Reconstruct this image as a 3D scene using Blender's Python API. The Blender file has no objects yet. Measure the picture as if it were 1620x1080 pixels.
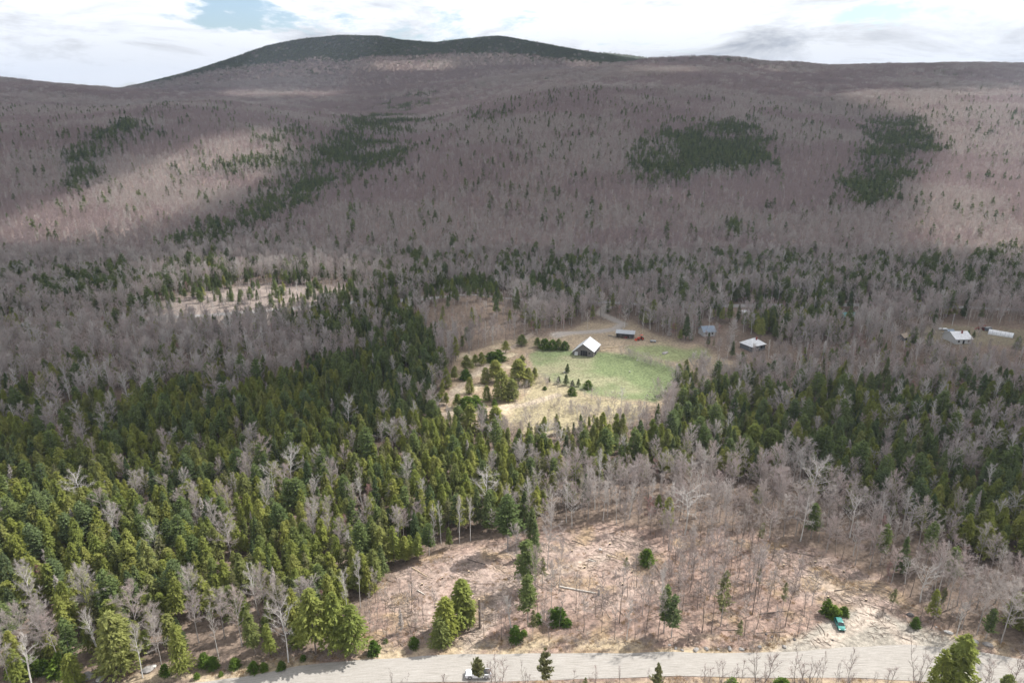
import bpy, math, random
import numpy as np
from mathutils import Vector, Matrix, Euler

SC = bpy.context.scene
R = math.radians
# ---------------------------------------------------------------- camera
CAM_H = 120.0
PITCH = R(19.0)
cam_data = bpy.data.cameras.new("camera")
cam_data.sensor_fit = 'HORIZONTAL'
cam_data.sensor_width = 36.0
cam_data.lens = 24.0
cam_data.clip_start = 0.5
cam_data.clip_end = 60000.0
cam = bpy.data.objects.new("camera", cam_data)
SC.collection.objects.link(cam)
cam.location = (0, 0, CAM_H)
cam.rotation_euler = (math.pi / 2 - PITCH, 0, 0)
SC.camera = cam
# ---------------------------------------------------------------- colour management, exposure
SC.view_settings.view_transform = 'Standard'
SC.view_settings.look = 'None'
SC.view_settings.exposure = 0.7
SC.view_settings.gamma = 1.0
SC.view_settings.use_curve_mapping = False
SC.render.engine = 'CYCLES'
SC.cycles.max_bounces = 5
SC.cycles.diffuse_bounces = 2
SC.cycles.glossy_bounces = 2
SC.cycles.transmission_bounces = 3
SC.cycles.transparent_max_bounces = 12
SC.cycles.volume_bounces = 0
SC.cycles.use_denoising = True
SC.cycles.sample_clamp_indirect = 4.0
SC.cycles.caustics_reflective = False
SC.cycles.caustics_refractive = False
# ---------------------------------------------------------------- sun and sky
SUN_EL = R(47.0)
SUN_DIR = np.array([0.88, 0.475, 0.0])
SUN_DIR /= np.linalg.norm(SUN_DIR)
SUN_DIR = np.array([SUN_DIR[0] * math.cos(SUN_EL), SUN_DIR[1] * math.cos(SUN_EL), math.sin(SUN_EL)])
sun_data = bpy.data.lights.new("sun", 'SUN')
sun_data.energy = 5.0
sun_data.angle = R(0.5)
sun_data.color = (1.0, 0.965, 0.92)
sun = bpy.data.objects.new("sun", sun_data)
SC.collection.objects.link(sun)
sun.rotation_euler = Vector((-SUN_DIR[0], -SUN_DIR[1], -SUN_DIR[2])).to_track_quat('-Z', 'Y').to_euler()
sun.location = (300, 200, 900)

world = bpy.data.worlds.new("World")
SC.world = world
world.use_nodes = True


def N(nt, kind, **kw):
    n = nt.nodes.new(kind)
    for k, v in kw.items():
        if k.startswith('i_'):
            key = k[2:]
            n.inputs[int(key) if key.isdigit() else key.replace('_', ' ')].default_value = v
        else:
            setattr(n, k, v)
    return n


def L(nt, a, b):
    nt.links.new(a, b)


def build_world():
    nt = world.node_tree
    nt.nodes.clear()
    out = N(nt, 'ShaderNodeOutputWorld')
    tc = N(nt, 'ShaderNodeTexCoord')
    sep = N(nt, 'ShaderNodeSeparateXYZ')
    L(nt, tc.outputs['Generated'], sep.inputs[0])
    # project the viewing direction on a cloud deck (flat layer seen in perspective)
    mx = N(nt, 'ShaderNodeMath', operation='MAXIMUM')
    L(nt, sep.outputs[2], mx.inputs[0]); mx.inputs[1].default_value = 0.0
    ad = N(nt, 'ShaderNodeMath', operation='ADD')
    L(nt, mx.outputs[0], ad.inputs[0]); ad.inputs[1].default_value = 0.085
    dx = N(nt, 'ShaderNodeMath', operation='DIVIDE')
    dy = N(nt, 'ShaderNodeMath', operation='DIVIDE')
    L(nt, sep.outputs[0], dx.inputs[0]); L(nt, ad.outputs[0], dx.inputs[1])
    L(nt, sep.outputs[1], dy.inputs[0]); L(nt, ad.outputs[0], dy.inputs[1])
    cmb = N(nt, 'ShaderNodeCombineXYZ')
    L(nt, dx.outputs[0], cmb.inputs[0]); L(nt, dy.outputs[0], cmb.inputs[1])
    mp = N(nt, 'ShaderNodeMapping')
    mp.inputs['Location'].default_value = SKY_OFFSET
    mp.inputs['Scale'].default_value = (3.4, 3.4, 13.0)
    mp.inputs['Rotation'].default_value = (0, 0, R(9))
    L(nt, tc.outputs['Generated'], mp.inputs[0])
    n1 = N(nt, 'ShaderNodeTexNoise', noise_dimensions='3D')
    n1.inputs['Scale'].default_value = 1.0
    n1.inputs['Detail'].default_value = 9.0
    n1.inputs['Roughness'].default_value = 0.66
    n1.inputs['Distortion'].default_value = 0.25
    L(nt, mp.outputs[0], n1.inputs['Vector'])
    cov = N(nt, 'ShaderNodeValToRGB')
    cov.color_ramp.elements[0].position = 0.395; cov.color_ramp.elements[0].color = (0, 0, 0, 1)
    cov.color_ramp.elements[1].position = 0.45; cov.color_ramp.elements[1].color = (1, 1, 1, 1)
    L(nt, n1.outputs['Fac'], cov.inputs[0])
    n2 = N(nt, 'ShaderNodeTexNoise', noise_dimensions='3D')
    n2.inputs['Scale'].default_value = 1.25
    n2.inputs['Detail'].default_value = 7.0
    n2.inputs['Roughness'].default_value = 0.70
    n2.inputs['Distortion'].default_value = 0.5
    mp2 = N(nt, 'ShaderNodeMapping')
    mp2.inputs['Location'].default_value = (3.1, 9.4, 1.7)
    mp2.inputs['Scale'].default_value = (3.6, 3.6, 17.0)
    L(nt, tc.outputs['Generated'], mp2.inputs[0])
    L(nt, mp2.outputs[0], n2.inputs['Vector'])
    shade = N(nt, 'ShaderNodeValToRGB')
    e = shade.color_ramp.elements
    e[0].position = 0.30; e[0].color = (0.44, 0.48, 0.55, 1)
    e[1].position = 0.53; e[1].color = (0.96, 1.0, 1.07, 1)
    m = shade.color_ramp.elements.new(0.42); m.color = (0.74, 0.77, 0.82, 1)
    L(nt, n2.outputs['Fac'], shade.inputs[0])
    cloudbg = N(nt, 'ShaderNodeBackground')
    cloudbg.inputs['Strength'].default_value = CLOUD_RADIANCE
    L(nt, shade.outputs[0], cloudbg.inputs['Color'])
    sky = N(nt, 'ShaderNodeTexSky', sky_type='NISHITA')
    sky.sun_disc = False
    sky.sun_elevation = SUN_EL
    sky.sun_rotation = math.atan2(SUN_DIR[0], SUN_DIR[1])
    sky.altitude = 400
    sky.air_density = 1.0
    sky.dust_density = 1.0
    sky.ozone_density = 1.2
    skybg = N(nt, 'ShaderNodeBackground')
    skybg.inputs['Strength'].default_value = 0.12
    L(nt, sky.outputs[0], skybg.inputs['Color'])
    mix = N(nt, 'ShaderNodeMixShader')
    L(nt, cov.outputs[0], mix.inputs[0])
    L(nt, skybg.outputs[0], mix.inputs[1]); L(nt, cloudbg.outputs[0], mix.inputs[2])
    L(nt, mix.outputs[0], out.inputs['Surface'])


SKY_OFFSET = (0.0, 0.0, 0.0)
CLOUD_RADIANCE = 0.92
build_world()

# ================================================================= numeric helpers
rng = np.random.default_rng(7)
CP, SP = math.cos(PITCH), math.sin(PITCH)


def _hash(ix, iy, seed):
    h = (ix.astype(np.int64) * 374761393 + iy.astype(np.int64) * 668265263 + seed * 982451653) & 0xffffffff
    h = ((h ^ (h >> 13)) * 1274126177) & 0xffffffff
    h = h ^ (h >> 16)
    return (h & 0xffffff) / float(0xffffff)


def vnoise(x, y, seed=0):
    x = np.asarray(x, float); y = np.asarray(y, float)
    ix = np.floor(x); iy = np.floor(y)
    fx = x - ix; fy = y - iy
    fx = fx * fx * (3 - 2 * fx); fy = fy * fy * (3 - 2 * fy)
    a = _hash(ix, iy, seed); b = _hash(ix + 1, iy, seed)
    c = _hash(ix, iy + 1, seed); d = _hash(ix + 1, iy + 1, seed)
    return (a * (1 - fx) + b * fx) * (1 - fy) + (c * (1 - fx) + d * fx) * fy


def fbm(x, y, seed=0, octv=4):
    s = 0; amp = 0.5; tot = 0
    for o in range(octv):
        s = s + amp * vnoise(x * 2 ** o + 17.3 * o, y * 2 ** o - 9.1 * o, seed + o)
        tot += amp; amp *= 0.5
    return s / tot            # 0..1


def sstep(a, b, x):
    t = np.clip((np.asarray(x, float) - a) / (b - a), 0, 1)
    return t * t * (3 - 2 * t)


def t_of(py):                 # height gained per metre of y along the sight line of image row py
    v = (540 - np.asarray(py, float)) / 1080.0
    return (v * CP - SP) / (CP + v * SP)


def proj(x, y, z):            # world -> photograph pixel
    x = np.asarray(x, float); y = np.asarray(y, float); z = np.asarray(z, float) - CAM_H
    dep = np.maximum(y * CP - z * SP, 1e-3)
    up = y * SP + z * CP
    return 810 + 1080 * x / dep, 540 - 1080 * up / dep


# ---- terrain
_ky = np.array([-9000, 90, 530, 570, 660, 780, 900, 1120, 1600, 2100], float)
_kz = np.array([0, 0, 0, 4, 18, 37, 57, 90, 143, 196], float)
_gy = np.arange(-200, 2500, 10.0)
_gz = np.interp(_gy, _ky, _kz)
_kern = np.exp(-np.linspace(-2, 2, 13) ** 2); _kern /= _kern.sum()
_gzs = np.convolve(np.pad(_gz, 6, mode='edge'), _kern, mode='valid')
R1P = np.array([(-2500, 130), (-800, 118), (-400, 114), (0, 124), (200, 136), (400, 144), (520, 147), (700, 131), (900, 111), (1000, 100),
                (1030, 96), (1090, 91), (1170, 91), (1200, 96), (1300, 103), (1400, 101), (1500, 100), (1620, 101), (2000, 104), (4000, 120)], float)
R1P[:, 1] += np.interp(R1P[:, 0], [-400, 0, 300, 700, 1000, 1700], [8, 8, 12, 8, 6, 5])
R2P = np.array([(-2500, 190), (-400, 180), (150, 150), (230, 133), (290, 119), (360, 99), (430, 77), (480, 68), (540, 62), (600, 62), (640, 68),
                (690, 72), (740, 66), (790, 63), (830, 69), (880, 78), (950, 89), (990, 95), (1060, 104), (1200, 115), (1620, 122), (4000, 150)], float)
R3P = np.array([(-2500, 200), (820, 130), (880, 92), (930, 84), (960, 84), (1000, 88), (1030, 92), (1080, 99), (1200, 120), (4000, 160)], float)
Y1, Y2, Y3 = 2450.0, 4300.0, 6600.0


def gauss(x, y, cx, cy, rx, ry, h):
    return h * np.exp(-((x - cx) / rx) ** 2 - ((y - cy) / ry) ** 2)


BUMPS = []


def H(x, y):
    x = np.asarray(x, float); y = np.asarray(y, float)
    x, y = np.broadcast_arrays(x, y)
    yc = np.maximum(y, 200.0)
    px = 810 + 1080 * (x / yc) * 1.074
    z = np.interp(y, _gy, _gzs)
    t1 = t_of(np.interp(px, R1P[:, 0], R1P[:, 1]))
    z1 = CAM_H + Y1 * t1
    z = z + (CAM_H + 2100.0 * (t1 - 0.007) - 196.0) * sstep(900, 2100, y)
    ya = 2800.0
    za = CAM_H + ya * t_of(np.interp(px, R1P[:, 0], R1P[:, 1]) + 7)
    z2 = CAM_H + Y2 * t_of(np.interp(px, R2P[:, 0], R2P[:, 1]))
    z2 = np.maximum(z2, za - 120)
    yb = 3500.0
    zb = za + (z2 - za) * 0.36
    z3 = np.maximum(CAM_H + Y3 * t_of(np.interp(px, R3P[:, 0], R3P[:, 1])), -20)
    def seg(y0, y1, a, b, cur):
        t = np.clip((y - y0) / (y1 - y0), 0, 1)
        return np.where(y > y0, a + (b - a) * t, cur)
    z = seg(2100.0, Y1, CAM_H + 2100.0 * (t1 - 0.007), z1, z)
    z = seg(Y1, ya, z1, za, z)
    z = seg(ya, yb, za, zb, z)
    z = seg(yb, Y2 - 200, zb, z2 - 3, z)
    z = seg(Y2 - 200, Y2, z2 - 3, z2, z)
    z = seg(Y2, Y2 + 900, z2, z2 - 170, z)
    z = seg(Y2 + 900, Y3, z2 - 170, z3, z)
    z = seg(Y3, Y3 + 2500, z3, np.minimum(z3, 0) + 0 * z3, z)
    # undulation of the hillside
    amp = sstep(560, 900, y) * 15 + sstep(1100, 1700, y) * 16 - sstep(2000, 2500, y) * 12
    amp = amp * (1 - 0.6 * sstep(Y2 - 900, Y2, y))
    z = z + amp * (fbm(x / 330.0, y / 260.0, 3, 4) - 0.5) * 1.6
    # diagonal gullies on the left half of the slope
    g = sstep(600, 900, y) * (1 - sstep(1900, 2300, y)) * sstep(200, -300, x)
    z = z - g * 26 * np.exp(-((x + 255 - 0.16 * (y - 650)) / (60 + 0.07 * y)) ** 2)
    z = z + sstep(620, 1000, y) * (1 - sstep(1700, 2200, y)) * (14 * np.exp(-((x - 120 + 0.02 * y) / 190.0) ** 2) - 14 * np.exp(-((x - 480 - 0.1 * y) / 120.0) ** 2) + 16 * np.exp(-((x + 520 + 0.05 * y) / 150.0) ** 2))
    # small relief near by
    near = 1 - sstep(520, 700, y)
    z = z + near * (fbm(x / 42.0, y / 42.0, 11, 3) - 0.5) * 1.6
    for (cx, cy, rx, ry, h) in BUMPS:
        z = z + gauss(x, y, cx, cy, rx, ry, h)
    # the road bench along the foot of the picture is level
    return z


def pix2ground(pts, ymin=70.0, ymax=6500.0, n=1400):
    pts = np.atleast_2d(np.asarray(pts, float))
    ys = np.exp(np.linspace(math.log(ymin), math.log(ymax), n))
    out = np.zeros((len(pts), 3))
    for i, (px, py) in enumerate(pts):
        v = (540 - py) / 1080.0
        q = CP + v * SP
        xs = (px - 810) / 1080.0 / q * ys
        zr = CAM_H + t_of(py) * ys
        h = H(xs, ys)
        k = np.argmax(zr <= h)
        if zr[k] > h[k]:
            k = n - 1
        if k > 0:
            d0 = zr[k - 1] - h[k - 1]; d1 = h[k] - zr[k]
            f = d0 / max(d0 + d1, 1e-6)
            y = ys[k - 1] + (ys[k] - ys[k - 1]) * f
        else:
            y = ys[0]
        x = (px - 810) / 1080.0 / q * y
        out[i] = (x, y, float(H(x, y)))
    return out


def G1(px, py):
    p = pix2ground([(px, py)])[0]
    return Vector(p)


_p = pix2ground([(745, 505), (640, 470), (858, 545), (600, 560)])
BUMPS = [(_p[0][0], _p[0][1] + 10, 32, 30, 9.0), (_p[1][0], _p[1][1], 45, 35, 5.0), (_p[2][0] + 2, _p[2][1] + 14, 12, 10, 3.0)]


def inpoly(px, py, poly):
    px = np.asarray(px, float); py = np.asarray(py, float)
    res = np.zeros(px.shape, bool)
    n = len(poly)
    j = n - 1
    for i in range(n):
        xi, yi = poly[i]; xj, yj = poly[j]
        c = ((yi > py) != (yj > py)) & (px < (xj - xi) * (py - yi) / ((yj - yi) if yj != yi else 1e-9) + xi)
        res ^= c
        j = i
    return res


def softpoly(px, py, poly, r, k=6, seed=1):
    """coverage 0..1 of a polygon softened over r pixels"""
    rs = np.random.default_rng(seed)
    s = np.zeros(np.shape(px))
    offs = [(0, 0)] + [(r * math.cos(a), r * math.sin(a)) for a in np.linspace(0, 2 * math.pi, k, endpoint=False)] + \
        [(r * .5 * math.cos(a + .5), r * .5 * math.sin(a + .5)) for a in np.linspace(0, 2 * math.pi, k, endpoint=False)]
    for (a, b) in offs:
        s = s + inpoly(px + a, py + b, poly)
    return s / len(offs)


# ================================================================= mesh and object helpers
class MB:
    """collects polygons, builds one mesh"""
    def __init__(self):
        self.v = []; self.f = []; self.m = []
        self.nv = 0

    def add(self, verts, faces, mi=0):
        verts = np.asarray(verts, float).reshape(-1, 3)
        self.v.append(verts)
        for fc in faces:
            self.f.append([a + self.nv for a in fc]); self.m.append(mi)
        self.nv += len(verts)

    def tris(self, arr, mi=0):           # arr (n,3,3)
        arr = np.asarray(arr, float)
        n = len(arr)
        if not n:
            return
        self.v.append(arr.reshape(-1, 3))
        base = self.nv
        self.f.extend([[base + 3 * i, base + 3 * i + 1, base + 3 * i + 2] for i in range(n)])
        self.m.extend([mi] * n)
        self.nv += 3 * n

    def tube(self, pts, rad, sides=4, mi=0, cap=False):
        pts = np.asarray(pts, float)
        n = len(pts)
        d = np.gradient(pts, axis=0)
        d /= np.linalg.norm(d, axis=1)[:, None] + 1e-9
        ref = np.array([0.0, 0.0, 1.0]) if abs(d[0][2]) < 0.9 else np.array([1.0, 0.0, 0.0])
        vs = []
        for i in range(n):
            a = np.cross(d[i], ref); a /= np.linalg.norm(a) + 1e-9
            b = np.cross(d[i], a)
            for k in range(sides):
                t = 2 * math.pi * k / sides
                vs.append(pts[i] + rad[i] * (a * math.cos(t) + b * math.sin(t)))
        fs = []
        for i in range(n - 1):
            for k in range(sides):
                k2 = (k + 1) % sides
                fs.append([i * sides + k, i * sides + k2, (i + 1) * sides + k2, (i + 1) * sides + k])
        if cap:
            fs.append([k for k in range(sides)][::-1])
            fs.append([(n - 1) * sides + k for k in range(sides)])
        self.add(vs, fs, mi)

    def box(self, c, s, rz=0.0, mi=0, taper=1.0, rot=None):
        hx, hy, hz = s[0] / 2, s[1] / 2, s[2] / 2
        v = []
        for z, t in ((-hz, 1.0), (hz, taper)):
            v += [(-hx * t, -hy * t, z), (hx * t, -hy * t, z), (hx * t, hy * t, z), (-hx * t, hy * t, z)]
        v = np.array(v)
        M = np.array((rot if rot is not None else Euler((0, 0, rz))).to_matrix())
        v = v @ M.T + np.array(c)
        self.add(v, [[3, 2, 1, 0], [4, 5, 6, 7], [0, 1, 5, 4], [1, 2, 6, 5], [2, 3, 7, 6], [3, 0, 4, 7]], mi)

    def prism(self, prof, y0, y1, mi=0):     # profile in xz extruded along y
        n = len(prof)
        v = [(x, y0, z) for x, z in prof] + [(x, y1, z) for x, z in prof]
        f = [list(range(n)), list(range(2 * n - 1, n - 1, -1))]
        for i in range(n):
            j = (i + 1) % n
            f.append([i, i + n, j + n, j])
        self.add(v, f, mi)

    def mesh(self, name, mats):
        me = bpy.data.meshes.new(name)
        V = np.concatenate(self.v) if self.v else np.zeros((0, 3))
        me.from_pydata(V.tolist(), [], self.f)
        for m in mats:
            me.materials.append(m)
        if len(mats) > 1:
            me.polygons.foreach_set('material_index', np.array(self.m, dtype=np.int32))
        me.update()
        return me


COL = SC.collection


def link(name, me, parent=None, loc=None, rz=0.0):
    o = bpy.data.objects.new(name, me)
    COL.objects.link(o)
    if parent is not None:
        o.parent = parent
    if loc is not None:
        o.location = loc
    if rz:
        o.rotation_euler = (0, 0, rz)
    return o


def tag(o, label=None, cat=None, group=None, kind=None):
    if label: o['label'] = label
    if cat: o['category'] = cat
    if group: o['group'] = group
    if kind: o['kind'] = kind
    return o


def empty(name, loc, rz=0.0, label=None, cat=None, group=None):
    o = bpy.data.objects.new(name, None)
    o.empty_display_size = 1.0
    COL.objects.link(o)
    o.location = loc
    o.rotation_euler = (0, 0, rz)
    return tag(o, label, cat, group)


# ================================================================= materials
def mat_basic(name, col, rough=0.8, metallic=0.0, noise=0.0, nscale=3.0, spec=0.3, col2=None, emit=None):
    m = bpy.data.materials.new(name)
    m.use_nodes = True
    nt = m.node_tree
    b = nt.nodes['Principled BSDF']
    b.inputs['Roughness'].default_value = rough
    b.inputs['Metallic'].default_value = metallic
    b.inputs['Specular IOR Level'].default_value = spec
    if noise or col2:
        tc = N(nt, 'ShaderNodeTexCoord')
        nz = N(nt, 'ShaderNodeTexNoise')
        nz.inputs['Scale'].default_value = nscale
        nz.inputs['Detail'].default_value = 5
        L(nt, tc.outputs['Object'], nz.inputs['Vector'])
        rp = N(nt, 'ShaderNodeValToRGB')
        c2 = col2 if col2 else tuple(c * (1 - noise) for c in col)
        rp.color_ramp.elements[0].position = 0.35
        rp.color_ramp.elements[1].position = 0.65
        rp.color_ramp.elements[0].color = (*c2, 1)
        rp.color_ramp.elements[1].color = (*col, 1)
        L(nt, nz.outputs['Fac'], rp.inputs[0])
        L(nt, rp.outputs[0], b.inputs['Base Color'])
    else:
        b.inputs['Base Color'].default_value = (*col, 1)
    return m


def mat_plant(name, cols, trans=0.25, nscale=0.35, contrast=0.5):
    """leaf / twig material: colour varies from plant to plant and clump to clump"""
    m = bpy.data.materials.new(name)
    m.use_nodes = True
    nt = m.node_tree
    nt.nodes.clear()
    out = N(nt, 'ShaderNodeOutputMaterial')
    oi = N(nt, 'ShaderNodeObjectInfo')
    rp = N(nt, 'ShaderNodeValToRGB')
    els = rp.color_ramp.elements
    n = len(cols)
    els[0].position = 0.0; els[0].color = (*cols[0], 1)
    els[1].position = 1.0; els[1].color = (*cols[-1], 1)
    for i in range(1, n - 1):
        e = els.new(i / (n - 1)); e.color = (*cols[i], 1)
    L(nt, oi.outputs['Random'], rp.inputs[0])
    tc = N(nt, 'ShaderNodeTexCoord')
    nz = N(nt, 'ShaderNodeTexNoise')
    nz.inputs['Scale'].default_value = nscale
    nz.inputs['Detail'].default_value = 3
    nz.inputs['Roughness'].default_value = 0.7
    L(nt, tc.outputs['Object'], nz.inputs['Vector'])
    mr = N(nt, 'ShaderNodeMapRange')
    mr.inputs['From Min'].default_value = 0.3; mr.inputs['From Max'].default_value = 0.7
    mr.inputs['To Min'].default_value = 1 - contrast; mr.inputs['To Max'].default_value = 1 + contrast
    L(nt, nz.outputs['Fac'], mr.inputs['Value'])
    mul = N(nt, 'ShaderNodeVectorMath', operation='SCALE')
    L(nt, rp.outputs[0], mul.inputs[0]); L(nt, mr.outputs[0], mul.inputs['Scale'])
    d = N(nt, 'ShaderNodeBsdfDiffuse')
    L(nt, mul.outputs[0], d.inputs['Color'])
    if trans > 0:
        t = N(nt, 'ShaderNodeBsdfTranslucent')
        L(nt, mul.outputs[0], t.inputs['Color'])
        mx = N(nt, 'ShaderNodeMixShader')
        mx.inputs[0].default_value = trans
        L(nt, d.outputs[0], mx.inputs[1]); L(nt, t.outputs[0], mx.inputs[2])
        L(nt, mx.outputs[0], out.inputs['Surface'])
    else:
        L(nt, d.outputs[0], out.inputs['Surface'])
    return m


# ================================================================= image-space reading of the land cover (looked up for points on the ground)
ROAD_UP = [(-900, 1190), (-300, 1130), (100, 1098), (380, 1072), (470, 1056), (560, 1045), (700, 1035), (860, 1032), (1000, 1033), (1150, 1033),
           (1260, 1029), (1340, 1022), (1440, 1018), (1520, 1026), (1620, 1046), (1760, 1085), (1960, 1150), (2300, 1280)]
ROAD_LO = [(-900, 1270), (-300, 1190), (100, 1148), (300, 1115), (420, 1095), (520, 1084), (700, 1079), (900, 1076), (1060, 1071), (1200, 1072),
           (1300, 1070), (1380, 1072), (1450, 1075), (1540, 1088), (1640, 1110), (1760, 1140), (1920, 1210), (2200, 1350)]
PULLOFF = [(1200, 1040), (1262, 1008), (1295, 985), (1330, 964), (1380, 960), (1440, 984), (1500, 1006), (1560, 1032), (1440, 1044), (1300, 1044)]
CLEAR1 = [(590, 935), (625, 905), (700, 880), (770, 862), (830, 862), (880, 846), (960, 838), (1010, 846), (1050, 880), (1060, 930), (1000, 960),
          (930, 965), (860, 950), (800, 975), (735, 1025), (690, 1020), (640, 985)]
CLEAR2 = [(1215, 868), (1270, 862), (1330, 888), (1400, 925), (1450, 962), (1440, 975), (1340, 955), (1270, 950), (1225, 915)]
CLEAR_ALL = [(460, 1062), (520, 1030), (560, 1010), (585, 960), (600, 920), (700, 872), (770, 852), (860, 838), (960, 828), (1050, 838), (1210, 850), (1330, 880),
             (1420, 930), (1480, 985), (1560, 1020), (1640, 1050), (1640, 1090), (1000, 1100), (440, 1085)]
FIELD = [(838, 560), (850, 552), (930, 556), (1000, 560), (1060, 578), (1085, 590), (1070, 612), (1035, 636), (985, 632), (930, 622), (880, 605), (845, 590)]
FIELD2 = [(990, 548), (1040, 545), (1110, 552), (1130, 565), (1060, 572), (1000, 562)]
OPENLAND = [(700, 662), (698, 612), (722, 568), (770, 548), (838, 530), (890, 532), (925, 508), (1005, 510), (1040, 530), (1100, 545), (1125, 556),
            (1168, 575), (1155, 597), (1100, 600), (1070, 618), (1050, 646), (1000, 656), (930, 660), (840, 684), (760, 676)]
SANDY = [(690, 650), (705, 600), (730, 560), (800, 545), (838, 552), (842, 590), (830, 640), (790, 660), (740, 668)]
TAN = [(842, 590), (880, 605), (930, 625), (985, 636), (1030, 648), (1000, 668), (930, 672), (840, 696), (800, 660), (830, 630)]
MEADOW_L = [(235, 484), (300, 464), (400, 450), (560, 452), (600, 462), (500, 496), (475, 516), (340, 524), (250, 514)]
STRIP_R = [(1430, 520), (1500, 516), (1620, 520), (1660, 535), (1620, 548), (1520, 548), (1440, 535)]
ROAD2C = [(-200, 520), (120, 512), (250, 503), (350, 497), (480, 486), (560, 478), (700, 470), (850, 474), (1000, 480), (1140, 484), (1240, 483), (1400, 482), (1620, 490), (1900, 500)]
DRIVE = [(880, 530), (905, 526), (950, 524), (975, 520), (985, 512), (965, 503), (950, 496), (960, 484)]

# (polygon, evergreen share, density) painted in order; rows are where the crowns appear
COVER = [
    ([(-900, 0), (2600, 0), (2600, 420), (-900, 420)], 0.03, 1.0),
    ([(-900, 420), (2600, 405), (2600, 470), (-900, 480)], 0.22, 1.0),
    ([(-900, 470), (2600, 470), (2600, 600), (-900, 600)], 0.10, 0.9),
    ([(-900, 545), (640, 560), (640, 650), (-900, 650)], 0.42, 1.0),
    ([(-900, 618), (200, 622), (330, 600), (450, 575), (540, 560), (700, 600), (700, 1000), (-900, 1000)], 0.86, 1.0),
    ([(-900, 905), (560, 915), (560, 1300), (-900, 1300)], 0.50, 1.0),
    ([(640, 650), (1100, 650), (1240, 700), (1180, 740), (1000, 728), (880, 735), (800, 800), (720, 850), (620, 890)], 0.88, 1.0),
    ([(880, 735), (960, 730), (900, 800), (860, 850), (740, 860), (800, 800)], 0.36, 1.0),
    ([(690, 640), (1040, 640), (1080, 672), (960, 690), (780, 690)], 0.45, 0.85),
    ([(1060, 585), (1700, 570), (2600, 560), (2600, 900), (1640, 880), (1440, 800), (1300, 755), (1180, 690), (1080, 670)], 0.72, 1.0),
    ([(1100, 560), (2600, 520), (2600, 600), (1100, 600)], 0.22, 0.9),
    ([(870, 745), (1000, 738), (1180, 752), (1300, 778), (1440, 832), (1640, 925), (2600, 1020), (2600, 1300), (1400, 1300), (1000, 900), (860, 850)], 0.045, 1.0),
    ([(540, 510), (640, 490), (690, 540), (700, 620), (640, 680), (560, 670)], 0.93, 1.05),
    ([(440, 470), (600, 440), (740, 440), (730, 470), (640, 490), (560, 520), (440, 520)], 0.65, 0.9),
    ([(670, 470), (820, 460), (850, 520), (730, 545), (690, 530)], 0.10, 0.8),
    ([(600, 395), (940, 400), (940, 460), (620, 455)], 0.45, 1.0),
    ([(940, 415), (1640, 395), (1640, 465), (940, 455)], 0.34, 1.0),
    ([(1180, 480), (1330, 470), (1340, 510), (1240, 530), (1190, 505)], 0.6, 1.0),
    ([(0, 430), (360, 400), (360, 480), (160, 500), (0, 500)], 0.42, 1.0),
    ([(360, 430), (600, 430), (600, 450), (360, 460)], 0.08, 0.8),
    # stands on the hillside
    ([(985, 225), (1010, 205), (1090, 210), (1180, 190), (1225, 225), (1215, 262), (1120, 262), (1075, 285), (1040, 290), (990, 275)], 0.80, 1.1),
    ([(1385, 185), (1455, 182), (1472, 240), (1440, 270), (1420, 325), (1395, 320), (1350, 300), (1358, 258), (1378, 215)], 0.93, 1.15),
    ([(90, 295), (105, 250), (160, 205), (232, 190), (238, 210), (165, 250), (120, 295)], 0.62, 1.0),
    ([(395, 335), (425, 285), (520, 212), (565, 175), (690, 135), (702, 150), (640, 195), (590, 240), (535, 295), (425, 345)], 0.66, 1.0),
    ([(530, 255), (582, 215), (655, 232), (620, 262), (560, 292)], 0.75, 1.0),
    ([(250, 392), (310, 352), (425, 318), (432, 352), (330, 390)], 0.42, 1.0),
    ([(285, 262), (420, 218), (472, 198), (484, 240), (380, 268)], 0.40, 1.0),
    ([(560, 175), (690, 140), (700, 150), (640, 190), (600, 200)], 0.6, 1.0),
    ([(230, 140), (310, 134), (300, 148), (240, 156)], 0.40, 1.0),
    ([(1440, 118), (1530, 120), (1600, 124), (1600, 136), (1460, 132)], 0.35, 1.0),
    ([(1190, 118), (1240, 119), (1235, 128), (1185, 126)], 0.40, 1.0),
    ([(740, 180), (790, 175), (800, 190), (745, 196)], 0.30, 1.0),
    ([(1140, 345), (1185, 345), (1180, 372), (1145, 370)], 0.50, 1.0),
    ([(470, 108), (545, 108), (540, 120), (480, 120)], 0.75, 1.0),
    ([(640, 86), (700, 86), (695, 98), (650, 98)], 0.50, 1.0),
    ([(1060, 85), (1190, 85), (1210, 98), (1150, 96), (1060, 95)], 0.75, 1.1),
    ([(1400, 90), (1640, 90), (1640, 101), (1400, 99)], 0.70, 1.1),
    ([(-900, 100), (60, 118), (200, 128), (200, 137), (60, 128), (-900, 120)], 0.12, 1.0),
]
CAP = [(150, 142), (230, 134), (290, 120), (360, 106), (440, 99), (500, 88), (545, 96), (590, 88), (640, 88), (700, 84), (800, 83), (880, 90), (940, 97), (990, 99), (1060, 104),
       (1060, 70), (840, 40), (500, 30), (300, 60), (150, 120)]


def land_open(px, py):
    """0 = forest, 1 = open ground; px,py of the ground point"""
    jx = px + 14 * (fbm(px / 37.0, py / 25.0, 41, 3) - 0.5)
    jy = py + 9 * (fbm(px / 31.0, py / 22.0, 43, 3) - 0.5)
    o = np.zeros(np.shape(px), bool)
    for P in (OPENLAND, PULLOFF, CLEAR1, CLEAR2, STRIP_R):
        o |= inpoly(jx, jy, P)
    road = [(a, b - 7) for a, b in ROAD_UP] + [(a, b + 3) for a, b in ROAD_LO[::-1]]
    o |= inpoly(px, py, road)
    return o
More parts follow.
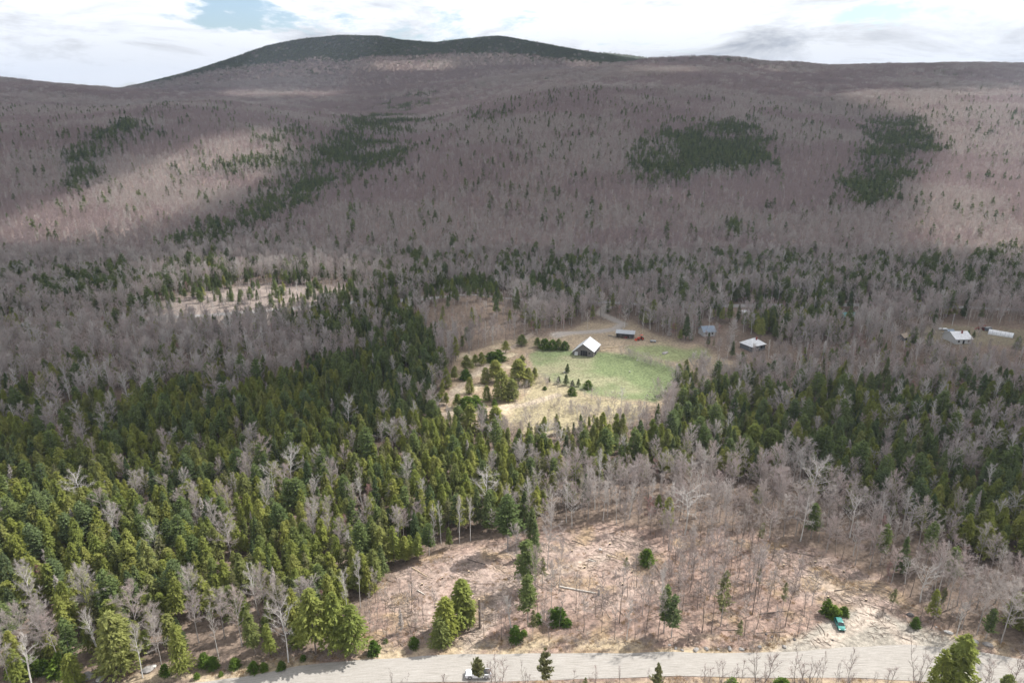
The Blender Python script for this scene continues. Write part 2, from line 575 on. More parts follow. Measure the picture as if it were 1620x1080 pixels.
# ================================================================= ground
def ground_material(name):
    m = bpy.data.materials.new(name)
    m.use_nodes = True
    nt = m.node_tree
    b = nt.nodes['Principled BSDF']
    b.inputs['Roughness'].default_value = 0.95
    b.inputs['Specular IOR Level'].default_value = 0.1
    at = N(nt, 'ShaderNodeAttribute', attribute_name='cover')
    tc = N(nt, 'ShaderNodeTexCoord')
    cur = at.outputs['Color']
    for sc, det, lo, hi, w in ((0.9, 6, 0.55, 1.5, 1.0), (6.0, 3, 0.7, 1.35, 1.0), (0.08, 3, 0.86, 1.16, 1.0)):
        nz = N(nt, 'ShaderNodeTexNoise')
        nz.inputs['Scale'].default_value = sc; nz.inputs['Detail'].default_value = det
        nz.inputs['Roughness'].default_value = 0.65
        L(nt, tc.outputs['Object'], nz.inputs['Vector'])
        mr = N(nt, 'ShaderNodeMapRange')
        mr.inputs['From Min'].default_value = 0.3; mr.inputs['From Max'].default_value = 0.7
        mr.inputs['To Min'].default_value = lo; mr.inputs['To Max'].default_value = hi
        L(nt, nz.outputs['Fac'], mr.inputs['Value'])
        v = N(nt, 'ShaderNodeVectorMath', operation='SCALE')
        L(nt, cur, v.inputs[0]); L(nt, mr.outputs[0], v.inputs['Scale'])
        cur = v.outputs[0]
    L(nt, cur, b.inputs['Base Color'])
    bp = N(nt, 'ShaderNodeBump')
    bp.inputs['Strength'].default_value = 0.6; bp.inputs['Distance'].default_value = 0.25
    nz = N(nt, 'ShaderNodeTexNoise'); nz.inputs['Scale'].default_value = 1.6; nz.inputs['Detail'].default_value = 8
    L(nt, tc.outputs['Object'], nz.inputs['Vector'])
    L(nt, nz.outputs['Fac'], bp.inputs['Height']); L(nt, bp.outputs[0], b.inputs['Normal'])
    return m


def dist_polyline(x, y, pts):
    d = np.full(np.shape(x), 1e9)
    for (x0, y0), (x1, y1) in zip(pts[:-1], pts[1:]):
        vx, vy = x1 - x0, y1 - y0
        t = np.clip(((x - x0) * vx + (y - y0) * vy) / (vx * vx + vy * vy + 1e-9), 0, 1)
        d = np.minimum(d, np.hypot(x - x0 - t * vx, y - y0 - t * vy))
    return d


road2_w = pix2ground(ROAD2C)[:, :2]
drive_w = pix2ground(DRIVE)[:, :2]
TRACKS = [pix2ground(t)[:, :2] for t in (
    [(1300, 1015), (1350, 990), (1385, 970), (1350, 950), (1290, 915)],
    [(1440, 1018), (1400, 985), (1370, 968)],
    [(735, 1040), (760, 1000), (790, 950), (800, 925), (880, 905), (960, 880)],
    [(700, 640), (740, 600), (790, 560), (840, 528)],
    [(700, 655), (760, 650), (830, 640), (880, 625)])]


def mixc(c, col, w):
    return c * (1 - w[..., None]) + np.array(col) * w[..., None]


def cover_colour(x, y, z, px, py):
    jx = px + 16 * (fbm(x / 9.0, y / 9.0, 51, 3) - 0.5)
    jy = py + 12 * (fbm(x / 9.0, y / 9.0, 53, 3) - 0.5)
    f = fbm(x / 14.0, y / 14.0, 21, 4)
    c = np.array([0.155, 0.118, 0.092]) * (0.75 + 0.5 * f)[..., None]
    hill = sstep(520, 620, y)
    c = mixc(c, (0.29, 0.225, 0.20), hill * 0.85)
    cap = inpoly(px, py, CAP) & (y > 2500)
    c = np.where(cap[..., None], np.array([0.07, 0.08, 0.05]), c)
    # clearing: slash, leaf litter and dry bracken
    w = softpoly(jx, jy, CLEAR_ALL, 7, 6)
    c = mixc(c, (0.235, 0.168, 0.136), w)
    c = c * (1 + (w * 0.5)[..., None] * (fbm(x / 3.0, y / 3.0, 57, 4) - 0.5)[..., None] * 1.6)
    w1 = np.maximum(softpoly(jx, jy, CLEAR1, 8, 6), softpoly(jx, jy, CLEAR2, 8, 6))
    c = mixc(c, (0.30, 0.232, 0.195), w1 * (0.4 + 0.6 * sstep(.35, .6, fbm(x / 5., y / 5., 61, 3))))
    c = mixc(c, (0.26, 0.19, 0.11), w * sstep(0.55, 0.72, fbm(x / 7., y / 6., 63, 3)) * 0.7)
    # dry verge beside the road
    up = np.interp(px, [a for a, b in ROAD_UP], [b for a, b in ROAD_UP])
    lo = np.interp(px, [a for a, b in ROAD_LO], [b for a, b in ROAD_LO])
    verge = sstep(34, 10, up - jy) * sstep(-500, -470, px) * (py < up + 5)
    c = mixc(c, (0.37, 0.30, 0.20), verge * sstep(0.3, 0.6, fbm(x / 6., y / 3., 65, 3)) * 0.85)
    c = mixc(c, (0.30, 0.24, 0.16), sstep(0, 6, py - lo) * 0.8)
    # pull-off of pale grit
    w = softpoly(jx, jy, PULLOFF, 6, 6)
    c = mixc(c, (0.27, 0.248, 0.21), w * 0.95)
    w = softpoly(jx, jy, MEADOW_L, 5, 6)
    c = mixc(c, (0.235, 0.195, 0.17), w)
    # farm land
    w = softpoly(jx, jy, OPENLAND, 4, 6)
    c = mixc(c, (0.25, 0.20, 0.14), w)
    w = softpoly(jx, jy, SANDY, 4, 6)
    c = mixc(c, (0.29, 0.22, 0.15), w * 0.9)
    c = mixc(c, (0.42, 0.35, 0.24), w * sstep(0.56, 0.72, fbm(x / 8., y / 7., 67, 3)))
    w = softpoly(jx, jy, TAN, 4, 6)
    c = mixc(c, (0.29, 0.25, 0.155), w * 0.9)
    w = softpoly(px * .5 + jx * .5, py * .5 + jy * .5, FIELD, 3, 8)
    g = sstep(0.25, 0.7, fbm(x / 16., y / 14., 69, 4) + (x - 20) * 0.008)
    grass = mixc(np.zeros(c.shape) + np.array([0.24, 0.225, 0.14]), (0.135, 0.165, 0.078), g)
    c = c * (1 - w[..., None]) + grass * w[..., None]
    w = softpoly(jx, jy, FIELD2, 4, 6)
    c = mixc(c, (0.15, 0.185, 0.08), w * 0.8)
    w = softpoly(jx, jy, STRIP_R, 3, 6)
    c = mixc(c, (0.19, 0.165, 0.11), w * 0.8)
    # lanes
    d = dist_polyline(x, y, drive_w)
    c = mixc(c, (0.28, 0.25, 0.215), sstep(4.2, 2.2, d + 1.2 * (f - .5)))
    for i, t in enumerate(TRACKS):
        d = dist_polyline(x, y, t)
        c = mixc(c, (0.40, 0.33, 0.27), sstep(2.4, 1.2, np.abs(d - 0.0) + 1.6 * (f - .5)) * 0.55)
    return c


GROUND = ground_material('forest_floor')


def grid_mesh(name, xs, ys, mask=None, drop=None):
    X, Y = np.meshgrid(xs, ys)
    Z = H(X, Y)
    PX, PY = proj(X, Y, Z)
    C = cover_colour(X, Y, Z, PX, PY)
    if drop is not None:
        Z = Z - drop(X, Y)
    nx, ny = len(xs), len(ys)
    V = np.stack([X, Y, Z], -1).reshape(-1, 3)
    i = np.arange(nx - 1)[None, :] + nx * np.arange(ny - 1)[:, None]
    F = np.stack([i, i + 1, i + nx + 1, i + nx], -1).reshape(-1, 4)
    if mask is not None:
        cx = (X[:-1, :-1] + X[1:, 1:]) / 2; cy = (Y[:-1, :-1] + Y[1:, 1:]) / 2
        F = F[mask(cx, cy).reshape(-1)]
    me = bpy.data.meshes.new(name)
    me.vertices.add(len(V)); me.vertices.foreach_set('co', V.astype(np.float32).ravel())
    me.loops.add(F.size); me.loops.foreach_set('vertex_index', F.astype(np.int32).ravel())
    me.polygons.add(len(F)); me.polygons.foreach_set('loop_start', (np.arange(len(F)) * 4).astype(np.int32))
    me.update(calc_edges=True)
    at = me.attributes.new('cover', 'FLOAT_COLOR', 'POINT')
    c4 = np.concatenate([C.reshape(-1, 3), np.ones((len(V), 1))], 1)
    at.data.foreach_set('color', c4.astype(np.float32).ravel())
    me.materials.append(GROUND)
    me.polygons.foreach_set('use_smooth', np.ones(len(F), bool))
    return me


NX0, NX1, NY0, NY1 = -430.0, 430.0, 66.0, 560.0


def road_band(x, y):
    px, py = proj(x, y, H(x, y))
    up = np.interp(px, [a for a, b in ROAD_UP], [b for a, b in ROAD_UP])
    lo = np.interp(px, [a for a, b in ROAD_LO], [b for a, b in ROAD_LO])
    return (py > up + 1) & (py < lo - 1)


near = link('ground', grid_mesh('ground', np.arange(NX0, NX1 + .1, 1.45), np.arange(NY0, NY1 + .1, 1.45),
                                drop=lambda x, y: np.where(road_band(x, y), 0.15, 0.0)))
tag(near, kind='structure')
def build_far():
    s = np.linspace(-1, 1, 361)
    xs = 9500 * (0.22 * s + 0.78 * s ** 3)
    ys = np.concatenate([np.linspace(-9000, 0, 30), np.linspace(25, 560, 42), np.exp(np.linspace(math.log(572), math.log(9400), 300))])
    inside = lambda x, y: (x > NX0 + 8) & (x < NX1 - 8) & (y > NY0 + 6) & (y < NY1 - 6)
    o = link('hillside_terrain', grid_mesh('hillside_terrain', xs, ys,
                                           drop=lambda x, y: np.where((x > NX0 - 0) & (x < NX1 + 0) & (y > NY0 - 0) & (y < NY1 + 0), 6.0, 0.0)))
    tag(o, kind='structure')
    return o
build_far()


# ---------------------------------------------------------------- roads
def gravel_material(name, c1, c2):
    m = bpy.data.materials.new(name)
    m.use_nodes = True
    nt = m.node_tree
    b = nt.nodes['Principled BSDF']
    b.inputs['Roughness'].default_value = 0.9
    b.inputs['Specular IOR Level'].default_value = 0.2
    tc = N(nt, 'ShaderNodeTexCoord')
    mp = N(nt, 'ShaderNodeMapping')
    mp.inputs['Scale'].default_value = (0.035, 1.0, 1.0)      # wheel tracks run along the road
    L(nt, tc.outputs['UV'], mp.inputs[0])
    nz = N(nt, 'ShaderNodeTexNoise'); nz.inputs['Scale'].default_value = 7.0; nz.inputs['Detail'].default_value = 6
    nz.inputs['Roughness'].default_value = 0.6
    L(nt, mp.outputs[0], nz.inputs['Vector'])
    rp = N(nt, 'ShaderNodeValToRGB')
    rp.color_ramp.elements[0].position = 0.34; rp.color_ramp.elements[0].color = (*c1, 1)
    rp.color_ramp.elements[1].position = 0.62; rp.color_ramp.elements[1].color = (*c2, 1)
    L(nt, nz.outputs['Fac'], rp.inputs[0])
    n2 = N(nt, 'ShaderNodeTexNoise'); n2.inputs['Scale'].default_value = 3.0; n2.inputs['Detail'].default_value = 7
    n2.inputs['Roughness'].default_value = 0.75
    L(nt, tc.outputs['Object'], n2.inputs['Vector'])
    mr = N(nt, 'ShaderNodeMapRange')
    mr.inputs['From Min'].default_value = 0.3; mr.inputs['From Max'].default_value = 0.7
    mr.inputs['To Min'].default_value = 0.86; mr.inputs['To Max'].default_value = 1.12
    L(nt, n2.outputs['Fac'], mr.inputs['Value'])
    v = N(nt, 'ShaderNodeVectorMath', operation='SCALE')
    L(nt, rp.outputs[0], v.inputs[0]); L(nt, mr.outputs[0], v.inputs['Scale'])
    L(nt, v.outputs[0], b.inputs['Base Color'])
    return m


def strip_mesh(name, A, B, nl, nw, mat, lift, crown=0.0):
    """sheet between two edge lines A and B (world xy), following the ground"""
    A = np.asarray(A); B = np.asarray(B)
    def resample(P, n):
        d = np.concatenate([[0], np.cumsum(np.hypot(*np.diff(P, axis=0).T))])
        t = np.linspace(0, d[-1], n)
        return np.stack([np.interp(t, d, P[:, 0]), np.interp(t, d, P[:, 1])], 1), t
    A, ta = resample(A, nl); B, tb = resample(B, nl)
    k = np.arange(nl)
    wob = (fbm(k / 9.0, 0 * k + 3.0, 71, 3) - .5)[:, None] * 0.9
    dirn = (B - A) / (np.linalg.norm(B - A, axis=1)[:, None] + 1e-9)
    A = A + dirn * wob
    w = np.linspace(0, 1, nw)
    P = A[:, None, :] * (1 - w[None, :, None]) + B[:, None, :] * w[None, :, None]
    Z = H(P[..., 0], P[..., 1]) + lift + crown * (1 - (2 * w[None, :] - 1) ** 2)
    V = np.concatenate([P, Z[..., None]], -1).reshape(-1, 3)
    F = []
    for i in range(nl - 1):
        for j in range(nw - 1):
            F.append((i * nw + j, i * nw + j + 1, (i + 1) * nw + j + 1, (i + 1) * nw + j))
    me = bpy.data.meshes.new(name)
    me.from_pydata(V.tolist(), [], F)
    uv = me.uv_layers.new(name='UVMap')
    U = np.stack(np.broadcast_arrays(ta[:, None], (w * 8.0)[None, :]), -1).reshape(-1, 2)
    idx = np.zeros(len(me.loops), np.int32); me.loops.foreach_get('vertex_index', idx)
    uv.data.foreach_set('uv', U[idx].astype(np.float32).ravel())
    me.materials.append(mat)
    me.polygons.foreach_set('use_smooth', np.ones(len(F), bool))
    me.update()
    # make sure the faces look up
    if me.polygons[0].normal.z < 0:
        me.flip_normals()
    return me


GRAVEL = gravel_material('gravel', (0.24, 0.222, 0.195), (0.36, 0.338, 0.308))
GREYROAD = gravel_material('worn_tarmac', (0.22, 0.21, 0.205), (0.29, 0.28, 0.27))
LANEGRIT = gravel_material('lane_grit', (0.24, 0.215, 0.19), (0.33, 0.30, 0.27))


def dense(P, step=20.0):
    out = []
    for (a, b), (c, d) in zip(P[:-1], P[1:]):
        n = max(1, int(abs(c - a) / step))
        for i in range(n):
            out.append((a + (c - a) * i / n, b + (d - b) * i / n))
    out.append(P[-1])
    return out


def road_edge(P):
    P = dense(P)
    g = []
    for px, py in P:                     # the ground here is near level: intersect with z = 0
        v = (540 - py) / 1080.0
        y = -CAM_H / t_of(py)
        g.append(((px - 810) / 1080.0 / 1.0 * (y * CP + CAM_H * SP), y))
    return np.array(g)


up_w = road_edge(ROAD_UP); lo_w = road_edge(ROAD_LO)
road = link('gravel_road', strip_mesh('gravel_road', up_w, lo_w, 400, 12, GRAVEL, 0.03, 0.08))
tag(road, kind='structure')


def offset_line(P, w):
    P = np.asarray(P)
    d = np.gradient(P, axis=0); d /= np.linalg.norm(d, axis=1)[:, None]
    n = np.stack([-d[:, 1], d[:, 0]], 1)
    return P + n * w


r2 = np.asarray(road2_w)
rr = link('valley_road', strip_mesh('valley_road', offset_line(r2, 3.4), offset_line(r2, -3.4), 420, 4, GREYROAD, 0.12, 0.08))
tag(rr, kind='structure')
dv = np.asarray(drive_w)
rr = link('farm_lane', strip_mesh('farm_lane', offset_line(dv, 1.9), offset_line(dv, -1.9), 90, 3, LANEGRIT, 0.10, 0.04))
tag(rr, kind='structure')

# ================================================================= clouds overhead (they shade the valley), haze
LIT = [
    [(-900, 830), (0, 765), (250, 735), (450, 700), (640, 668), (690, 600), (850, 535), (1000, 545), (1075, 600), (1190, 690), (1290, 765), (1430, 820), (1640, 905), (2400, 1100), (2400, 1600), (-900, 1600)],
    [(640, 445), (760, 450), (830, 490), (820, 540), (690, 520)],
    [(200, 470), (480, 450), (600, 470), (500, 500), (250, 512)],
    [(150, 400), (560, 410), (640, 440), (420, 455), (200, 450)],
    [(-60, 400), (-60, 345), (120, 292), (240, 250), (300, 228), (440, 195), (488, 232), (390, 300), (240, 362), (100, 385)],
    [(1415, 330), (1475, 255), (1440, 190), (1330, 165), (1290, 150), (1640, 138), (2300, 130), (2300, 440), (1640, 440), (1500, 425), (1400, 405)],
    [(340, 142), (545, 142), (550, 156), (340, 157)],
    [(560, 98), (700, 92), (730, 100), (720, 114), (600, 112)],
    [(880, 92), (960, 97), (1000, 103), (900, 106)],
    [(960, 106), (1130, 108), (1120, 120), (980, 116)],
    [(1190, 104), (1260, 106), (1250, 116), (1190, 114)],
]
HALF = [[(300, 105), (440, 66), (640, 70), (860, 78), (960, 92), (860, 96), (440, 99)], [(640, 150), (800, 130), (830, 160), (740, 200), (620, 190)], [(760, 440), (1000, 480), (1100, 520), (1240, 520), (1260, 600), (1100, 600), (840, 520)],
        [(0, 440), (200, 400), (300, 520), (0, 540)]]
CLOUD_Z = 1150.0


def cloud_density(x, y):
    """x,y on the cloud deck -> how dense the cloud is there"""
    t = np.full(np.shape(x), CLOUD_Z)
    sx, sy, sz = SUN_DIR
    for _ in range(12):
        gx = x - sx * t; gy = y - sy * t
        h = H(gx, gy)
        t = t * 0.4 + 0.6 * (CLOUD_Z - h) / sz
    gx = x - sx * t; gy = y - sy * t
    px, py = proj(gx, gy, H(gx, gy) + 6)
    front = gy > 60
    scale = np.clip(900.0 / np.maximum(gy, 60), 0.25, 4)
    jx = px + 46 * (fbm(gx / 160., gy / 160., 81, 4) - .5) * np.clip(scale, .5, 2)
    jy = py + 20 * (fbm(gx / 150., gy / 170., 83, 4) - .5) * np.clip(scale, .3, 1.6)
    lit = np.zeros(np.shape(x))
    for P in LIT:
        lit = np.maximum(lit, softpoly(jx, jy, P, 8, 8))
    for P in HALF:
        lit = np.maximum(lit, 0.38 * softpoly(jx, jy, P, 12, 8))
    free = sstep(0.42, 0.5, fbm(gx / 700., gy / 700., 85, 4))
    inside = front & (px > -850) & (px < 2350) & (py < 1500)
    d = np.where(inside, 1 - lit, 1 - free)
    return d


def build_clouds():
    step = 30.0
    xs = np.arange(-3400, 5600, step * 1.5); ys = np.arange(-1200, 6900, step * 1.5)
    X, Y = np.meshgrid(xs, ys)
    D = cloud_density(X, Y)
    for _ in range(1):
        P = np.pad(D, 1, mode='edge')
        D = (P[:-2, 1:-1] + P[2:, 1:-1] + P[1:-1, :-2] + P[1:-1, 2:] + 4 * P[1:-1, 1:-1]) / 8
    edge = np.minimum.reduce([sstep(0, 5, np.arange(len(xs)))[None, :] + 0 * D, sstep(0, 5, np.arange(len(xs))[::-1])[None, :] + 0 * D,
                              sstep(0, 5, np.arange(len(ys)))[:, None] + 0 * D, sstep(0, 5, np.arange(len(ys))[::-1])[:, None] + 0 * D])
    D = D * edge
    bump = fbm(X / 300., Y / 300., 91, 5)
    thick = 10 + 62 * D * (0.45 + bump)
    nx, ny = len(xs), len(ys)
    lower = CLOUD_Z - 0.45 * thick * (0.6 + fbm(X / 120., Y / 120., 93, 3))
    upper = CLOUD_Z + 0.55 * thick
    V = np.concatenate([np.stack([X, Y, lower], -1).reshape(-1, 3), np.stack([X, Y, upper], -1).reshape(-1, 3)])
    i = (np.arange(nx - 1)[None, :] + nx * np.arange(ny - 1)[:, None])
    cell = np.maximum.reduce([D[:-1, :-1], D[1:, :-1], D[:-1, 1:], D[1:, 1:]]) > 0.03
    i = i[cell]
    lo = np.stack([i, i + nx, i + nx + 1, i + 1], -1)
    n = nx * ny
    upf = np.stack([i, i + 1, i + nx + 1, i + nx], -1) + n
    F = np.concatenate([lo, upf])
    me = bpy.data.meshes.new('cloud_deck')
    me.vertices.add(len(V)); me.vertices.foreach_set('co', V.astype(np.float32).ravel())
    me.loops.add(F.size); me.loops.foreach_set('vertex_index', F.astype(np.int32).ravel())
    me.polygons.add(len(F)); me.polygons.foreach_set('loop_start', (np.arange(len(F)) * 4).astype(np.int32))
    me.polygons.foreach_set('use_smooth', np.ones(len(F), bool))
    me.update(calc_edges=True)
    at = me.attributes.new('cloudiness', 'FLOAT', 'POINT')
    at.data.foreach_set('value', np.concatenate([D.ravel(), D.ravel()]).astype(np.float32))
    m = bpy.data.materials.new('cloud')
    m.use_nodes = True
    nt = m.node_tree; nt.nodes.clear()
    out = N(nt, 'ShaderNodeOutputMaterial')
    a = N(nt, 'ShaderNodeAttribute', attribute_name='cloudiness')
    mr = N(nt, 'ShaderNodeMapRange', interpolation_type='SMOOTHSTEP')
    mr.inputs['From Min'].default_value = 0.02; mr.inputs['From Max'].default_value = 0.9
    mr.inputs['To Min'].default_value = 0.0; mr.inputs['To Max'].default_value = CLOUD_OPACITY
    L(nt, a.outputs['Fac'], mr.inputs['Value'])
    tr = N(nt, 'ShaderNodeBsdfTransparent')
    di = N(nt, 'ShaderNodeBsdfDiffuse'); di.inputs['Color'].default_value = (0.9, 0.9, 0.9, 1)
    tl = N(nt, 'ShaderNodeBsdfTranslucent'); tl.inputs['Color'].default_value = (0.8, 0.8, 0.82, 1)
    mx0 = N(nt, 'ShaderNodeMixShader'); mx0.inputs[0].default_value = 0.5
    L(nt, di.outputs[0], mx0.inputs[1]); L(nt, tl.outputs[0], mx0.inputs[2])
    mx = N(nt, 'ShaderNodeMixShader')
    L(nt, mr.outputs[0], mx.inputs[0]); L(nt, tr.outputs[0], mx.inputs[1]); L(nt, mx0.outputs[0], mx.inputs[2])
    L(nt, mx.outputs[0], out.inputs['Surface'])
    me.materials.append(m)
    o = link('clouds', me)
    tag(o, 'broken cloud deck high over the valley, shading the hillside', None, None, 'stuff')
    return o


CLOUD_OPACITY = 0.84
build_clouds()

HAZE_DENSITY = 8.5e-5


def build_haze():
    mb = MB()
    mb.box((0, 250, 285), (19600, 19400, 650))
    m = bpy.data.materials.new('haze')
    m.use_nodes = True
    nt = m.node_tree; nt.nodes.clear()
    out = N(nt, 'ShaderNodeOutputMaterial')
    pv = N(nt, 'ShaderNodeVolumePrincipled')
    pv.inputs['Color'].default_value = (0.72, 0.82, 1.0, 1)
    pv.inputs['Density'].default_value = HAZE_DENSITY
    pv.inputs['Anisotropy'].default_value = 0.2
    L(nt, pv.outputs[0], out.inputs['Volume'])
    me = mb.mesh('haze', [m])
    o = link('haze', me)
    tag(o, 'thin blue haze filling the valley air', None, None, 'stuff')


if HAZE_DENSITY > 0:
    build_haze()
# ================================================================= trees
BARK = mat_plant('grey_bark', [(0.26, 0.235, 0.22), (0.33, 0.305, 0.285), (0.40, 0.375, 0.35)], 0, 1.5, 0.25)
DARKBARK = mat_plant('brown_bark', [(0.13, 0.11, 0.095), (0.19, 0.16, 0.14)], 0, 1.5, 0.25)
BIRCHBARK = mat_plant('white_bark', [(0.50, 0.48, 0.45), (0.62, 0.60, 0.57)], 0, 2.2, 0.22)
TWIG = mat_plant('bare_twigs', [(0.36, 0.305, 0.28), (0.43, 0.38, 0.35), (0.46, 0.42, 0.39), (0.39, 0.33, 0.31), (0.44, 0.36, 0.335)], 0.3, 0.2, 0.2)
TWIG2 = mat_plant('purplish_twigs', [(0.32, 0.25, 0.245), (0.37, 0.30, 0.295), (0.35, 0.275, 0.255)], 0.3, 0.2, 0.2)
PALETWIG = mat_plant('pale_twigs', [(0.42, 0.375, 0.345), (0.49, 0.45, 0.42)], 0.3, 0.2, 0.2)
REDTWIG = mat_plant('budding_red_twigs', [(0.36, 0.20, 0.18), (0.40, 0.26, 0.24)], 0.2, 0.2, 0.25)
CEDAR = mat_plant('cedar_foliage', [(0.20, 0.245, 0.068), (0.295, 0.32, 0.078), (0.24, 0.275, 0.074), (0.34, 0.35, 0.10), (0.26, 0.28, 0.10), (0.165, 0.205, 0.064)], 0.45, 0.55, 0.32)
SPRUCE = mat_plant('spruce_foliage', [(0.085, 0.12, 0.052), (0.12, 0.155, 0.060), (0.15, 0.18, 0.070), (0.10, 0.13, 0.062)], 0.25, 0.6, 0.4)
PINE = mat_plant('pine_foliage', [(0.13, 0.175, 0.065), (0.175, 0.215, 0.075), (0.14, 0.185, 0.085)], 0.3, 0.6, 0.4)
SHRUB = mat_plant('shrub_foliage', [(0.085, 0.14, 0.028), (0.13, 0.19, 0.035)], 0.3, 1.0, 0.35)
OLIVE = mat_plant('thin_olive_foliage', [(0.17, 0.175, 0.075), (0.20, 0.20, 0.10)], 0.3, 0.6, 0.35)


def unit(v):
    return v / (np.linalg.norm(v, axis=-1, keepdims=True) + 1e-9)


def spikes(r, base, dirs, length, width):
    """thin triangles: base (n,3), dirs (n,3)"""
    n = len(base)
    side = unit(np.cross(dirs, unit(r.normal(size=(n, 3)))))
    w = (np.asarray(width) * 0.5)
    w = w[:, None] if np.ndim(w) else w
    ln = np.asarray(length); ln = ln[:, None] if np.ndim(ln) else ln
    return np.stack([base - side * w, base + side * w, base + dirs * ln], 1)


def bare_tree(seed, h=16.0, cb=0.35, spread=3.0, up=0.9, limbs=14, twigs=2200, tw=0.035, tlen=1.0, trunk_r=0.16, lean=0.3, forks=1, sides=5, lod=0):
    """leafless tree: trunk and limbs as tubes, twigs as fine spikes. Returns (wood, twigs)"""
    r = np.random.default_rng(seed)
    W, T = MB(), MB()
    seglist = []                          # (p0,p1) of fine branches for twigs
    for fk in range(forks):
        lx, ly = r.normal(0, lean, 2) * (2.2 if forks > 1 else 1)
        n = 8
        zs = np.linspace(0, h * (1 - 0.1 * fk), n)
        pts = np.stack([lx * (zs / h) ** 1.3 + np.cumsum(r.normal(0, 0.07, n)) * (zs > 0), ly * (zs / h) ** 1.3 + np.cumsum(r.normal(0, 0.07, n)) * (zs > 0), zs], 1)
        pts[0] = (0, 0, -1.2); rad = trunk_r * (1 - 0.88 * (zs / zs[-1]) ** 0.9)
        W.tube(pts, rad, sides)
        for k in range(limbs):
            f = cb + (0.97 - cb) * ((k + r.random() * .8) / limbs)
            p0 = np.array([np.interp(f * h, zs, pts[:, i]) for i in range(3)])
            if p0[2] > zs[-1]:
                continue
            az = k * 2.4 + r.normal(0, 0.5)
            prof = math.sin(math.pi * min(1, max(0, (f - cb) / (1 - cb)) * 0.78 + 0.18)) ** 0.8
            ln = spread * (0.55 + 0.6 * r.random()) * (0.35 + 0.85 * prof)
            el = up * (0.55 + 0.6 * (f - cb) / (1 - cb)) + r.normal(0, 0.1)
            q = [p0]; d = np.array([math.cos(az) * math.cos(el), math.sin(az) * math.cos(el), math.sin(el)])
            m = 5
            for s in range(m):
                d = unit(d + np.array([0, 0, 0.10]) + r.normal(0, 0.12, 3))
                q.append(q[-1] + d * ln * 1.25 / m)
            q = np.array(q)
            r0 = min(0.075, trunk_r * 0.42) * (1 - 0.5 * f)
            W.tube(q, r0 * np.linspace(1, 0.2, len(q)), 3)
            for s in range(1, m):
                seglist.append((q[s], q[s + 1], 1.0))
                for b in range(2 if lod else 3):
                    a2 = unit(unit(q[s + 1] - q[s]) + r.normal(0, 0.65, 3) + np.array([0, 0, .25]))
                    l2 = ln * (0.28 + 0.25 * r.random()) * (1 - 0.1 * s)
                    e = q[s] + a2 * l2
                    mid = (q[s] + e) / 2 + r.normal(0, 0.05 * l2, 3)
                    seglist.append((q[s], e, 1.6))
                    if lod == 0:
                        W.tube([q[s], mid, e], [r0 * 0.42, r0 * 0.3, r0 * 0.1], 3)
    A = np.array([s[0] for s in seglist]); B = np.array([s[1] for s in seglist]); w = np.array([s[2] for s in seglist])
    idx = r.choice(len(A), twigs, p=w / w.sum())
    t = r.random(twigs) ** 0.7
    base = A[idx] * (1 - t)[:, None] + B[idx] * t[:, None]
    dirs = unit(unit(B[idx] - A[idx]) * 0.9 + r.normal(0, 0.55, (twigs, 3)) + np.array([0, 0, .28]))
    T.tris(spikes(r, base, dirs, tlen * (0.4 + 0.8 * r.random(twigs)), tw * (0.7 + 0.7 * r.random(twigs))))
    return W, T


